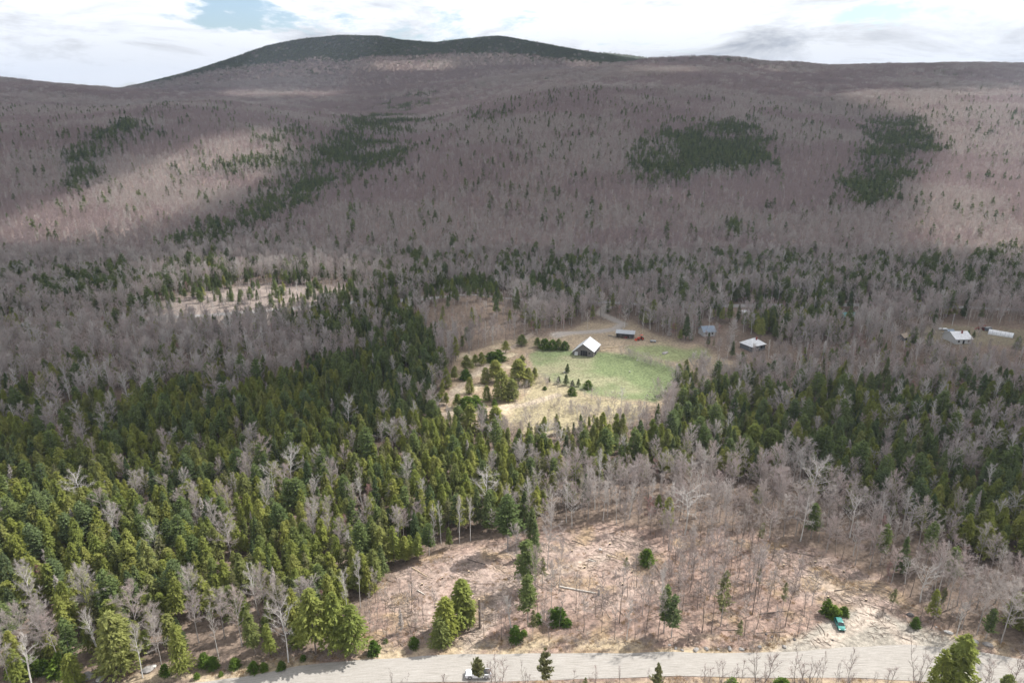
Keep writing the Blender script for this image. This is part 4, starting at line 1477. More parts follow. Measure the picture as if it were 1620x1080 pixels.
def make_hatch(px, py, heading):
    p = G1(px, py)
    t = empty('parked_car', (p.x, p.y, p.z + 0.02), heading, 'small teal hatchback car parked on the gravel pull-off beside the road', 'car')
    mb = MB()
    shell([(-2.0, 0.35), (-2.05, 0.75), (-1.95, 0.98), (0.85, 0.98), (1.7, 0.88), (2.02, 0.72), (2.06, 0.42), (1.9, 0.3), (-1.85, 0.28)], 0.86, 0.07, mb)
    b = link('body', mb.mesh('body', [M_TEALP]), t); smooth_bevel(b)
    mb = MB(); shell([(-1.92, 0.96), (-1.55, 1.40), (-1.2, 1.47), (0.05, 1.48), (0.25, 1.43), (0.95, 0.97)], 0.80, 0.15, mb)
    b = link('cabin', mb.mesh('cabin', [M_TEALP]), t); smooth_bevel(b, 0.04)
    mb = MB(); mb.add([(0.965, -0.70, 1.0), (0.965, 0.70, 1.0), (0.30, 0.60, 1.435), (0.30, -0.60, 1.435)], [[0, 1, 2, 3]])
    link('windshield', mb.mesh('windshield', [M_GLASS]), t)
    mb = MB(); mb.add([(-1.91, 0.68, 1.03), (-1.91, -0.68, 1.03), (-1.585, -0.6, 1.39), (-1.585, 0.6, 1.39)], [[0, 1, 2, 3]])
    link('rear_window', mb.mesh('rear_window', [M_GLASS]), t)
    for s in (-1, 1):
        for (a, c, ta, tc) in ((-1.6, -0.62, -1.3, -0.62), (-0.55, 0.72, -0.55, 0.22)):
            mb = MB(); mb.add([(a, s * 0.80, 1.02), (c, s * 0.80, 1.02), (tc, s * 0.715, 1.37), (ta, s * 0.715, 1.37)], [[0, 1, 2, 3] if s < 0 else [3, 2, 1, 0]])
            link('side_window', mb.mesh('side_window', [M_GLASS]), t)
        mb = MB(); mb.box((1.93, s * 0.62, 0.70), (0.18, 0.30, 0.16)); link('headlight', mb.mesh('headlight', [M_LAMP]), t)
        mb = MB(); mb.box((-2.03, s * 0.70, 0.82), (0.06, 0.18, 0.22)); link('tail_light', mb.mesh('tail_light', [M_TAIL]), t)
        mb = MB(); mb.box((0.72, s * 0.92, 1.0), (0.1, 0.18, 0.14)); link('mirror', mb.mesh('mirror', [M_TEALP]), t)
        for x in (-1.25, 1.3):
            wheel(t, x, s * 0.76, 0.31, 0.2)
    mb = MB(); mb.box((2.05, 0, 0.45), (0.08, 1.2, 0.16)); link('grille', mb.mesh('grille', [M_BLACKP]), t)
    LANDMARKS.append(('the teal parked car', p.x, p.y)); HAND.append((p.x, p.y, 4))


make_pickup(757, 1069, math.pi + 0.02)
make_hatch(1328, 990, -math.pi / 2 - 0.14)


def small_machine(px, py, rz, mat, name, label, cat, s=1.0):
    """tractor with bonnet, seat, roof, loader arms and big rear wheels"""
    p = G1(px, py)
    t = empty(name, (p.x, p.y, p.z), rz, label, cat)
    t.scale = (s, s, s)
    mb = MB(); mb.box((0.75, 0, 1.05), (1.7, 0.7, 0.7), taper=0.9); b = link('bonnet', mb.mesh('bonnet', [mat]), t); smooth_bevel(b, 0.06)
    mb = MB(); mb.box((-0.55, 0, 0.8), (1.1, 0.6, 0.4)); link('chassis', mb.mesh('chassis', [M_BLACKP]), t)
    for sx in (-1, 1):
        mb = MB(); mb.box((-0.75, sx * 0.62, 1.15), (1.1, 0.36, 0.14)); b = link('fender', mb.mesh('fender', [mat]), t)
        wheel(t, -0.75, sx * 0.72, 0.72, 0.36, rim=mat)
        wheel(t, 1.15, sx * 0.66, 0.42, 0.24, rim=mat)
        for x in (-1.1, 0.0):
            mb = MB(); mb.tube([(x, sx * 0.5, 1.0), (x, sx * 0.5, 2.3)], [0.04, 0.04], 4); link('post', mb.mesh('post', [M_BLACKP]), t)
        mb = MB(); mb.tube([(0.0, sx * 0.55, 1.3), (1.4, sx * 0.55, 1.35), (2.3, sx * 0.55, 0.5)], [0.08] * 3, 4); link('loader_arm', mb.mesh('loader_arm', [mat]), t)
    mb = MB(); mb.box((-0.55, 0, 2.34), (1.35, 1.2, 0.08)); link('roof', mb.mesh('roof', [mat]), t)
    mb = MB(); mb.box((-0.75, 0, 1.25), (0.45, 0.45, 0.3)); link('seat', mb.mesh('seat', [M_BLACKP]), t)
    mb = MB(); mb.prism([(2.2, 0.1), (2.9, 0.1), (2.95, 0.25), (2.35, 0.3), (2.3, 0.8), (2.2, 0.8)], -0.85, 0.85); link('bucket', mb.mesh('bucket', [mat]), t)
    HAND.append((p.x, p.y, 4))
    return p


# ---------------------------------------------------------------- buildings
def gable_building(name, px, py, rz, w, d, eave, ridge, roofm, wallm, label, cat='building', hip=0.0, openfront=False, salt=0.0, doors=(), windows=(), chimney=False):
    """w across the gable (local x), d along the ridge (local y)"""
    p = G1(px, py)
    t = empty(name, (p.x, p.y, p.z), rz, label, cat)
    el = eave - salt
    prof = [(-w / 2, -0.6), (w / 2, -0.6), (w / 2, eave), (0, ridge), (-w / 2, el)]
    mb = MB()
    if hip <= 0:
        mb.prism(prof, -d / 2, d / 2)
    else:
        mb.box((0, 0, (eave - .6) / 2), (w, d, eave + .6))
    link('wall', mb.mesh('wall', [wallm]), t)
    ov, th = 0.45, 0.12
    def slab(quad, nm='roof_slope'):
        q = np.array(quad, float)
        nrm = np.cross(q[1] - q[0], q[2] - q[0]); nrm /= np.linalg.norm(nrm)
        if nrm[2] < 0: q = q[::-1]; nrm = -nrm
        V = np.concatenate([q + nrm * 0.02, q + nrm * (0.02 + th)])
        n = len(q)
        F = [list(range(n))[::-1], list(range(n, 2 * n))] + [[i, (i + 1) % n, (i + 1) % n + n, i + n] for i in range(n)]
        mb = MB(); mb.add(V, F)
        # standing seams
        a, b, c, e = q[0], q[1], q[2] if n > 2 else None, q[-1]
        o = link(nm, mb.mesh(nm, [roofm]), t)
        if n == 4:
            sm = MB()
            k = max(3, int(np.linalg.norm(q[1] - q[0]) / 1.2))
            for i in range(1, k):
                f = i / k
                s0 = q[0] + (q[1] - q[0]) * f + nrm * (0.02 + th + 0.02); s1 = q[3] + (q[2] - q[3]) * f + nrm * (0.02 + th + 0.02)
                sm.tube([s0, s1], [0.035, 0.035], 4)
            link('roof_seams', sm.mesh('roof_seams', [roofm]), o)
        return o
    hh = hip
    sr = (ridge - eave) / (w / 2)
    sl = (ridge - el) / (w / 2)
    if hip <= 0:
        slab([(0, -d / 2 - ov, ridge), (0, d / 2 + ov, ridge), (w / 2 + ov, d / 2 + ov, eave - ov * sr), (w / 2 + ov, -d / 2 - ov, eave - ov * sr)])
        slab([(0, -d / 2 - ov, ridge), (0, d / 2 + ov, ridge), (-w / 2 - ov, d / 2 + ov, el - ov * sl), (-w / 2 - ov, -d / 2 - ov, el - ov * sl)])
    else:
        W2, D2, r0, r1 = w / 2 + ov, d / 2 + ov, -d / 2 + hip, d / 2 - hip
        slab([(0, r0, ridge), (0, r1, ridge), (W2, D2, eave), (W2, -D2, eave)])
        slab([(0, r0, ridge), (0, r1, ridge), (-W2, D2, eave), (-W2, -D2, eave)])
        slab([(0, r0, ridge), (W2, -D2, eave), (-W2, -D2, eave)])
        slab([(0, r1, ridge), (W2, D2, eave), (-W2, D2, eave)])
    for (side, a, b, z0, z1, nm) in list(doors) + list(windows):
        mb = MB()
        if side in ('-y', '+y'):
            yy = (-d / 2 - 0.03) if side == '-y' else (d / 2 + 0.03)
            mb.box(((a + b) / 2, yy, (z0 + z1) / 2), (b - a, 0.08, z1 - z0))
        else:
            xx = (w / 2 + 0.03) if side == '+x' else (-w / 2 - 0.03)
            mb.box((xx, (a + b) / 2, (z0 + z1) / 2), (0.08, b - a, z1 - z0))
        link(nm, mb.mesh(nm, [M_DARK if nm == 'doorway' else M_GLASS]), t)
    if chimney:
        mb = MB(); mb.box((w * 0.15, d * 0.1, ridge + 0.1), (0.6, 0.6, 1.5)); link('chimney', mb.mesh('chimney', [M_RUST]), t)
    HAND.append((p.x, p.y, max(w, d) * 0.62 + 1.5))
    return t, p


t, p = gable_building('barn', 927.5, 556.5, R(-22.5), 11.0, 11.8, 2.9, 6.2, M_WHITEROOF, M_GREYWOOD,
                      'dark board barn with a bright white metal roof above the green field', 'barn', salt=1.5,
                      doors=(('-y', -1.4, 2.2, -0.3, 2.7, 'doorway'), ('+x', -3.8, -1.4, -0.3, 2.1, 'doorway')),
                      windows=(('-y', 2.9, 3.8, 1.2, 2.1, 'window'), ('+x', 1.0, 2.0, 1.1, 2.0, 'window'), ('+x', 3.0, 4.0, 1.1, 2.0, 'window')))
LANDMARKS.append(('the barn', p.x, p.y))
mb = MB()          # pale doors leaning at the gable
mb.box((-3.5, -6.25, 0.75), (1.7, 0.12, 1.9), rot=Euler((R(-14), 0, 0)))
link('loose_panel', mb.mesh('loose_panel', [M_PALEWALL]), t)
for k in range(9):
    mb = MB(); mb.box((-5.0 + k * 1.22, -6.045, 0.9 + 0.28 * (4 - abs(4 - k))), (0.1, 0.06, 2.3 + 0.5 * (4 - abs(4 - k)))); link('board', mb.mesh('board', [M_GREYWOOD]), t)


def pole_shed(px, py, rz):
    p = G1(px, py)
    t = empty('pole_shed', (p.x, p.y, p.z), rz, 'long open sided shed with a flat grey roof behind the barn', 'shed')
    L_, D_ = 9.6, 4.6
    mb = MB(); mb.box((0, 0, 3.1), (L_ + 0.8, D_ + 0.8, 0.14), rot=Euler((R(5), 0, 0))); o = link('roof', mb.mesh('roof', [M_GREYROOF]), t)
    sm = MB()
    for k in range(9):
        sm.box((-4.6 + k * 1.15, 0, 3.2), (0.07, D_ + 0.8, 0.05), rot=Euler((R(5), 0, 0)))
    link('roof_seams', sm.mesh('roof_seams', [M_GREYROOF]), o)
    mb = MB(); mb.box((0, D_ / 2, 1.5), (L_, 0.12, 3.0)); link('back_wall', mb.mesh('back_wall', [M_GREYWOOD]), t)
    for k in range(5):
        for y in (-D_ / 2,):
            mb = MB(); mb.box((-L_ / 2 + 0.1 + k * (L_ - 0.2) / 4, y, 1.3), (0.18, 0.18, 3.0)); link('post', mb.mesh('post', [M_GREYWOOD]), t)
    for k in (-1, 1):
        mb = MB(); mb.box((k * L_ / 2, 0.4, 1.4), (0.1, D_ - 0.9, 2.8)); link('end_wall', mb.mesh('end_wall', [M_GREYWOOD]), t)
    HAND.append((p.x, p.y, 7))
    for i, (x, y, s, m, lb) in enumerate(((-2.6, -0.8, (1.6, 1.2, 1.2), M_LOG, 'dark stack of cut firewood under the long shed roof, at its left'),
                                          (0.3, -1.4, (1.8, 1.1, 0.9), M_RUST, 'rusty red crate of scrap under the long shed roof'),
                                          (2.9, -0.9, (1.5, 1.3, 1.3), M_GREYWOOD, 'weathered wooden crate at the right end under the long shed roof'))):
        c, s_ = math.cos(rz), math.sin(rz)
        e = empty('firewood_stack' if i == 0 else 'crate', (p.x + x * c - y * s_, p.y + x * s_ + y * c, p.z), rz + 0.1 * i, lb, 'firewood' if i == 0 else 'crate')
        if i == 0:
            for a in range(5):
                for b in range(5):
                    mb = MB(); mb.tube([(-0.75 + 0.3 * a, -0.5, 0.15 + 0.27 * b), (-0.75 + 0.3 * a, 0.5, 0.15 + 0.27 * b)], [0.13, 0.13], 6, cap=True); link('log', mb.mesh('log', [m]), e)
        else:
            for k in range(4):
                mb = MB(); mb.box((0, -s[1] / 2, 0.15 + k * s[2] / 4), (s[0], 0.04, s[2] / 4 - 0.05)); link('plank', mb.mesh('plank', [m]), e)
                mb = MB(); mb.box((0, s[1] / 2, 0.15 + k * s[2] / 4), (s[0], 0.04, s[2] / 4 - 0.05)); link('plank', mb.mesh('plank', [m]), e)
                for q in (-1, 1):
                    mb = MB(); mb.box((q * s[0] / 2, 0, 0.15 + k * s[2] / 4), (0.04, s[1] - 0.05, s[2] / 4 - 0.05)); link('plank', mb.mesh('plank', [m]), e)
            mb = MB(); mb.box((0, 0, 0.06), (s[0] - .1, s[1] - .1, 0.08)); link('base', mb.mesh('base', [m]), e)


pole_shed(989, 533.5, R(-14))
p = small_machine(1013, 537.5, R(200), M_REDP, 'tractor', 'small bright red tractor with a loader parked near the long shed', 'tractor', 1.15)
LANDMARKS.append(('the red tractor', p.x, p.y))


def wagon(px, py, rz, label):
    p = G1(px, py)
    t = empty('farm_wagon', (p.x, p.y, p.z), rz, label, 'wagon')
    mb = MB(); mb.box((0, 0, 0.85), (3.2, 1.7, 0.15)); link('deck', mb.mesh('deck', [M_GREYROOF]), t)
    mb = MB(); mb.box((-1.5, 0, 1.25), (0.1, 1.7, 0.7)); link('headboard', mb.mesh('headboard', [M_GREYWOOD]), t)
    mb = MB(); mb.tube([(1.6, 0, 0.7), (3.0, 0, 0.4)], [0.06, 0.06], 4); link('drawbar', mb.mesh('drawbar', [M_BLACKP]), t)
    for s in (-1, 1):
        for x in (-1, 1):
            wheel(t, x, s * 0.8, 0.42, 0.22)
    HAND.append((p.x, p.y, 3))


wagon(1033, 541, R(-10), 'grey flat farm wagon standing right of the red tractor')
t, p = gable_building('house', 1190, 551, R(-62), 8.0, 9.6, 2.8, 5.6, M_WHITEROOF, M_DARKWALL, 'dark walled farmhouse under a white hipped roof, right of the green field', 'house', hip=3.6,
                      windows=(('+x', -3.8, -2.6, 1.1, 2.1, 'window'), ('+x', 1.5, 2.7, 1.1, 2.2, 'window'), ('+y', -2.5, -1.3, 1.1, 2.2, 'window')), doors=(('+x', -0.9, 0.1, 0, 2.1, 'doorway'),), chimney=True)
LANDMARKS.append(('the white roofed farmhouse', p.x, p.y))
gable_building('house', 1118, 529, R(-80), 6.5, 7.0, 2.8, 5.0, M_BLUEROOF, M_PALEWALL, 'small pale house with a blue-grey roof half hidden by bare trees', 'house',
               windows=(('+x', -2.4, -1.4, 1.1, 2.1, 'window'), ('+x', 1.2, 2.2, 1.1, 2.1, 'window')), doors=(('+x', -0.5, 0.4, 0, 2.0, 'doorway'),))
gable_building('long_building', 1336, 505, R(-88), 6.0, 11.0, 2.6, 4.3, M_TEALROOF, M_DARKWALL, 'low building with a teal roof among bare trees beyond the evergreens', 'building',
               windows=(('+x', -3.4, -2.4, 1.0, 1.9, 'window'), ('+x', 2.2, 3.2, 1.0, 1.9, 'window')), doors=(('+x', -0.5, 0.5, 0, 2.0, 'doorway'),))
gable_building('shed', 1376, 512, R(-70), 3.2, 4.0, 2.0, 3.1, M_BROWNROOF, M_GREYWOOD, 'little brown roofed shed among bare trees, right of the teal roof', 'shed', doors=(('+x', -0.5, 0.5, 0, 1.8, 'doorway'),))
gable_building('shed', 1428, 537, R(-60), 3.6, 4.4, 2.1, 3.4, M_TANROOF, M_GREYWOOD, 'tan roofed shed alone among bare trees left of the white farm buildings', 'shed', doors=(('+x', -0.5, 0.5, 0, 1.8, 'doorway'),))
gable_building('shed', 1179, 497, R(-85), 2.6, 4.2, 1.8, 2.6, M_WHITEROOF, M_PALEWALL, 'low white shed beside the far valley road', 'shed', doors=(('+x', -0.5, 0.5, 0, 1.6, 'doorway'),))
t, p = gable_building('house', 1513, 539, R(-86), 10.5, 9.0, 2.8, 5.4, M_WHITEROOF, M_PALEWALL, 'white building with a wide pale metal roof at the right edge of the valley', 'house',
                      windows=(('+x', -3.2, -2.2, 1.0, 2.0, 'window'), ('+x', 2.2, 3.2, 1.0, 2.0, 'window')), doors=(('+x', -0.5, 0.5, 0, 2.0, 'doorway'),), chimney=True)
LANDMARKS.append(('the wide white roofed building', p.x, p.y))
gable_building('annex', 1501, 530, R(-86), 4.0, 3.2, 2.2, 3.4, M_BLUEROOF, M_PALEWALL, 'small blue-grey roofed annex at the left of the wide white building', 'shed', doors=(('+x', -0.4, 0.4, 0, 1.8, 'doorway'),))


def tunnel(px, py, rz, L_, r, label):
    p = G1(px, py)
    t = empty('greenhouse', (p.x, p.y, p.z), rz, label, 'greenhouse')
    mb = MB()
    prof = [(r * math.cos(a), r * 1.05 * math.sin(a)) for a in np.linspace(0, math.pi, 13)]
    mb.prism([(r, -0.3)] + prof + [(-r, -0.3)], -L_ / 2, L_ / 2)
    link('cover', mb.mesh('cover', [M_WHITEROOF]), t)
    for k in range(7):
        y = -L_ / 2 + L_ * k / 6
        mb = MB(); mb.tube([(1.02 * a, y, 1.02 * b) for a, b in prof], [0.06] * len(prof), 4); link('hoop', mb.mesh('hoop', [M_GREYROOF]), t)
    mb = MB(); mb.box((0, -L_ / 2 - 0.03, 1.0), (1.0, 0.08, 2.0)); link('doorway', mb.mesh('doorway', [M_DARK]), t)
    HAND.append((p.x, p.y, 6))


tunnel(1583, 530, R(50), 11.5, 2.2, 'long white tunnel shaped greenhouse running downhill at the right edge')


def simple_truck(px, py, rz, label, matb, matt, name='parked_van'):
    p = G1(px, py)
    t = empty(name, (p.x, p.y, p.z), rz, label, 'van')
    mb = MB(); shell([(-2.2, 0.4), (-2.2, 1.9), (-2.1, 2.05), (1.2, 2.0), (1.7, 1.2), (2.3, 1.05), (2.35, 0.4)], 0.95, 0.1, mb); b = link('body', mb.mesh('body', [matb]), t); smooth_bevel(b, .06)
    mb = MB(); mb.box((-0.45, 0, 2.09), (3.1, 1.5, 0.06)); link('roof_panel', mb.mesh('roof_panel', [matt]), t)
    mb = MB(); mb.add([(1.73, -0.75, 1.24), (1.73, 0.75, 1.24), (1.27, 0.68, 1.95), (1.27, -0.68, 1.95)], [[0, 1, 2, 3]]); link('windshield', mb.mesh('windshield', [M_GLASS]), t)
    for s in (-1, 1):
        for x in (-1.4, 1.5):
            wheel(t, x, s * 0.84, 0.36, 0.22)
    HAND.append((p.x, p.y, 3.5))


simple_truck(1563, 523, R(10), 'dark van with a pale grey roof parked between red machine and greenhouse', M_DARKWALL, M_GREYROOF)
small_machine(1553, 522, R(150), M_RUST, 'tractor', 'dark red tractor parked left of the dark van at the right edge', 'tractor', 1.2)
p = G1(1491, 522)
t = empty('trailer', (p.x, p.y, p.z), R(-4), 'low white flatbed trailer left of the wide white building', 'trailer')
mb = MB(); mb.box((0, 0, 0.8), (4.6, 1.8, 0.5)); link('deck', mb.mesh('deck', [M_WHITEP]), t)
mb = MB(); mb.tube([(2.3, 0, 0.6), (3.4, 0, 0.5)], [0.06, 0.06], 4); link('drawbar', mb.mesh('drawbar', [M_BLACKP]), t)
for s in (-1, 1):
    for x in (-0.6, 0.5):
        wheel(t, x, s * 0.8, 0.36, 0.2)
HAND.append((p.x, p.y, 3.5))


def utility_pole(px, py, h, label, arm=True, mat=None):
    p = G1(px, py)
    t = empty('utility_pole', (p.x, p.y, p.z), 0.4, label, 'utility pole')
    mb = MB(); mb.tube([(0, 0, -1), (0.05, 0, h)], [0.17, 0.11], 6, cap=True); link('post', mb.mesh('post', [mat or M_PALEWALL]), t)
    if arm:
        mb = MB(); mb.box((0, 0, h - 0.7), (2.2, 0.12, 0.14)); link('crossarm', mb.mesh('crossarm', [M_GREYWOOD]), t)
        for x in (-0.95, 0.0, 0.95):
            mb = MB(); mb.tube([(x, 0, h - 0.62), (x, 0, h - 0.42)], [0.05, 0.04], 5, cap=True); link('insulator', mb.mesh('insulator', [M_WHITEP]), t)
        mb = MB(); mb.tube([(0.25, 0.2, h - 2.1), (0.25, 0.2, h - 1.3)], [0.2, 0.2], 8, cap=True); link('transformer', mb.mesh('transformer', [M_GREYROOF]), t)
    HAND.append((p.x, p.y, 2))


utility_pole(1506, 515, 7.5, 'pale utility pole standing behind the wide white building')

# ---------------------------------------------------------------- rocks, logs, stumps
vr = [(1059, 1020, .7), (1069, 1025, .8), (1079, 1028, .8), (1101, 1027.5, 1.25), (1117.5, 1026, 1.1), (1136, 1026.7, .7), (1154, 1026, 1.3), (1173, 1026.7, 1.1), (1202, 1023, 1.1), (1241, 1023, 1.0)]
nm = ['first', 'second', 'third', 'fourth', 'fifth', 'sixth', 'seventh', 'eighth', 'ninth', 'tenth']
for i, (a, b, s) in enumerate(vr):
    put_rock(a, b, s, 'grey', '%s rock from the left in the row along the upper road edge' % nm[i], i, 1.25, 'rocks in a row along the road edge')
put_rock(1221, 1007, .9, 'dark', 'dark rock in the brush above the row of roadside rocks', 3)
put_rock(1257, 1011, .8, 'dark', 'dark rock in dry grass between the rock row and the teal car', 1)
put_rock(1212, 1003, .7, 'dark', 'smallest dark rock in the brush above the roadside rocks', 0)
put_rock(1317, 1012, .55, 'dark', 'small black rock on the grit below the teal car', 2)
put_rock(1454, 991.5, 1.1, 'pale', 'pale white rock at the top edge of the gravel pull-off', 0, 1.3)
put_rock(1481, 992, .7, 'pale', 'small pale rock right of the white rock above the pull-off', 1)
put_rock(1501, 1001, 1.3, 'pale', 'long flat pale slab of rock above the big evergreen', 2, 2.3, rz=-0.5)
put_rock(1539, 1014, 1.4, 'pale', 'large pale rock by the road bend at right', 3, 1.7, rz=-0.5)
put_rock(1563, 1020, 1.5, 'grey', 'large grey rock by the road bend, last one at right', 1, 1.5, rz=-0.4)
put_rock(1440, 973, 1.5, 'dark', 'dark rock under shrubs at the top of the pull-off', 2)
put_rock(234, 1060, 2.3, 'grey', 'big grey boulder on the bank at lower left', 0, 1.2, rz=0.2)
put_rock(243, 1055, 1.5, 'pale', 'pale boulder behind the big grey boulder at lower left', 2, 1.2)
put_rock(119, 1074, 2.3, 'pale', 'tall white boulder, leftmost of the boulders at the bottom left', 3, 0.9, rz=1.0)
put_rock(140, 1071, 2.6, 'grey', 'broad grey boulder between two others at the bottom left', 1, 1.3, rz=0.1)
put_rock(159, 1074, 2.3, 'pale', 'pinkish pale boulder, rightmost of the three at the bottom left', 0, 1.0, rz=2.0)
put_rock(893, 589, 1.3, 'pale', 'pale rock beside the lone small evergreen in the field', 1)
put_rock(1008, 570, 1.2, 'pale', 'pale rock in the brushy hedgerow at the field top', 2)
put_rock(950, 869, 1.1, 'pale', 'white rock near the top of the log clearing', 0)
put_rock(996, 588, 0.9, 'pale', 'small pale rock lying out in the green field', 2)
put_rock(1052, 559, 2.4, 'grey', 'low grey rock heap in the grass right of the field', 3, 1.9)
put_rock(1020, 571, 1.0, 'dark', 'dark rock in the hedgerow right of the barn', 0)


def log_between(a, b, r, mat, label, name='log', cut=M_CUTWOOD, lift=0.0, branches=0):
    A = G1(*a); B = G1(*b)
    C = (A + B) / 2
    d = B - A
    ln = math.hypot(d.x, d.y)
    o = None
    mb = MB()
    n = 7
    rr_ = np.random.default_rng(int(a[0] * 7 + a[1]))
    xs = np.linspace(-ln / 2, ln / 2, n)
    pts = np.stack([xs, rr_.normal(0, 0.06, n), rr_.normal(0, 0.03, n) + r * 0.8], 1)
    mb.tube(pts, np.linspace(r, r * 0.55, n), 7)
    for k in range(branches):
        x = rr_.uniform(-ln / 2 * .2, ln / 2); an = rr_.uniform(0.5, 2.6) * rr_.choice([-1, 1])
        e = rr_.uniform(1.0, 3.0)
        mb.tube([(x, 0, r), (x + e * math.cos(an) * 0.6, e * math.sin(an) * .6, r + e * .2), (x + e * math.cos(an), e * math.sin(an), r + e * 0.25)], [r * .4, r * .3, r * .12], 4)
    t = link(name, mb.mesh(name, [mat]), None, (C.x, C.y, float(H(C.x, C.y)) + lift), math.atan2(d.y, d.x))
    tag(t, label, 'log')
    cb = MB()
    for s, q in ((-1, r), (1, r * .55)):
        V = [(s * (ln / 2 + 0.012), 0, pts[0 if s < 0 else -1][2])] + [(s * (ln / 2 + 0.012), q * math.cos(u), pts[0 if s < 0 else -1][2] + q * math.sin(u)) for u in np.linspace(0, 2 * math.pi, 8)[:-1]]
        cb.add(V, [[0, 1 + k, 1 + (k + 1) % 7] for k in range(7)])
    link('cut_end', cb.mesh('cut_end', [cut]), t)
    return C


c = log_between((885, 928), (944, 939), 0.26, M_BIRCHLOG, 'long white birch log lying across the clearing')
LANDMARKS.append(('the fallen white birch log', c.x, c.y))
for i, (a, b, r_, m, lb) in enumerate([
        ((931, 886), (943, 888), 0.2, M_BIRCHLOG, 'short white log near the middle of the clearing'),
        ((1024, 876), (1043, 905), 0.16, M_LOG, 'dark fallen limb beside the round shrub in the clearing'),
        ((1012, 885), (1030, 899), 0.13, M_LOG, 'crooked dark branch below the round shrub in the clearing'),
        ((1200, 971), (1246, 966), 0.14, M_LOG, 'thin dark log on leaf litter below the slanting trees'),
        ((1140, 996), (1176, 997), 0.14, M_LOG, 'dark log on the bank above the roadside rocks'),
        ((1196, 1001), (1246, 999), 0.11, M_LOG, 'long thin dark log just above the roadside rocks'),
        ((740, 885), (768, 893), 0.17, M_LOG, 'brown log lying at the left clearing top'),
        ((652, 898), (676, 912), 0.15, M_CUTWOOD, 'bare peeled log among slash left of the evergreens'),
        ((660, 934), (672, 941), 0.2, M_BIRCHLOG, 'short pale log among grey saplings in the left clearing'),
        ((842, 884), (862, 905), 0.17, M_LOG, 'brown log by the tree group in mid clearing'),
        ((1280, 912), (1300, 925), 0.16, M_CUTWOOD, 'peeled log lying on the right hand clearing'),
        ((1320, 935), (1345, 931), 0.15, M_LOG, 'dark log across the right hand clearing'),
        ((960, 878), (985, 886), 0.15, M_CUTWOOD, 'peeled tan log left of the round shrub'),
        ((905, 855), (925, 862), 0.14, M_LOG, 'brown log near the trees at the clearing top'),
        ((752, 1000), (727, 998), 0.12, M_LOG, 'curved dark branch at the foot of the dead trunk'),
        ((1254, 873), (1290, 880), 0.14, M_LOG, 'log under the trees at the right clearing top'),
        ((955, 551), (979, 549), 0.28, M_CUTWOOD, 'long tan timber lying right of the barn'),
        ((950, 556), (966, 552), 0.3, M_CUTWOOD, 'shorter tan timber nearest to the barn corner'),
        ((962, 531), (973, 533), 0.25, M_GREYWOOD, 'dark beam left of the long shed'),
        ((956, 537), (962, 537.4), 0.22, M_CUTWOOD, 'pale plank lying in the grass behind the barn')]):
    log_between(a, b, r_, m, lb, branches=3 if ('limb' in lb or 'branch' in lb) else 0)


def dead_trunk(px, py, h, r, mat, label, cut=True):
    p = G1(px, py)
    mb = MB()
    mb.tube([(0, 0, -0.6), (0.03, 0.02, h * .5), (0.0, 0.05, h)], [r * 1.15, r, r * .9], 8)
    t = link('snag' if h > 1.5 else 'stump', mb.mesh('snag', [mat]), None, p, 0.3)
    tag(t, label, 'dead trunk' if h > 1.5 else 'stump')
    cb = MB()
    V = [(0, 0.05, h + 0.005)] + [(r * .9 * math.cos(u), 0.05 + r * .9 * math.sin(u), h + 0.005) for u in np.linspace(0, 2 * math.pi, 9)[:-1]]
    cb.add(V, [[0, 1 + k, 1 + (k + 1) % 8] for k in range(8)])
    link('cut_top', cb.mesh('cut_top', [M_CUTWOOD]), t)
    HAND.append((p.x, p.y, 2.2))
    return p


p = dead_trunk(759, 993, 8.6, 0.26, M_LOG, 'tall dark dead trunk without branches, right of the evergreen clump')
LANDMARKS.append(('the tall dead trunk', p.x, p.y))
dead_trunk(947, 941, 2.0, 0.33, M_ROCK, 'short grey snag at the end of the birch log')
dead_trunk(875, 912, 2.4, 0.2, M_BIRCHLOG, 'white broken birch stub left of the birch log')
for i, (a, b) in enumerate([(700, 915), (742, 905), (782, 887), (905, 872), (925, 898), (965, 861), (1000, 905), (985, 925), (1290, 890), (1335, 905), (1370, 950), (1310, 945), (690, 960), (822, 900), (1240, 895), (668, 925)]):
    dead_trunk(a, b, 0.5, 0.24 + 0.03 * (i % 3), M_LOG, ['pale cut stump on the left clearing', 'pale cut stump on the middle clearing', 'pale cut stump on the right clearing'][0 if a < 830 else (1 if a < 1100 else 2)])
    HAND.pop()
for o in list(COL.objects):
    if o.name.startswith('stump') and o.get('label', '').startswith('pale cut stump'):
        o['group'] = 'cut stumps on the ' + o['label'].split('on the ')[1]
# ================================================================= trees placed one by one
ONE = []         # dicts of trees that become objects of their own


def height_at(px, py, top):
    p = G1(px, py)
    return p, CAM_H + float(t_of(top)) * p.y - p.z


MESH_H = {}
for k, L_ in KIT.items():
    MESH_H[k] = []
    for d in L_:
        V = np.concatenate([np.concatenate(d['W'].v), np.concatenate(d['T'].v)])
        MESH_H[k].append(float(V[:, 2].max()))
        d['h'] = float(V[:, 2].max())

NAMES = dict(cedar='evergreen_tree', spruce='spruce_tree', pine='pine_tree', olive='thin_pine_tree', maple='bare_tree', pole='slender_bare_tree',
             birch='birch_tree', pale='pale_bare_tree', redbud='red_budding_tree', sapling='bare_sapling', youngpine='young_pine', deadspruce='dead_spruce', bush='evergreen_bush', roundtree='bushy_evergreen')
CATS = dict(cedar='evergreen tree', spruce='spruce tree', pine='pine tree', olive='thin pine tree', maple='bare tree', pole='slender tree',
            birch='birch tree', pale='pale tree', redbud='red tree', sapling='sapling', bush='bush', roundtree='bushy tree', youngpine='young pine', deadspruce='dead tree')


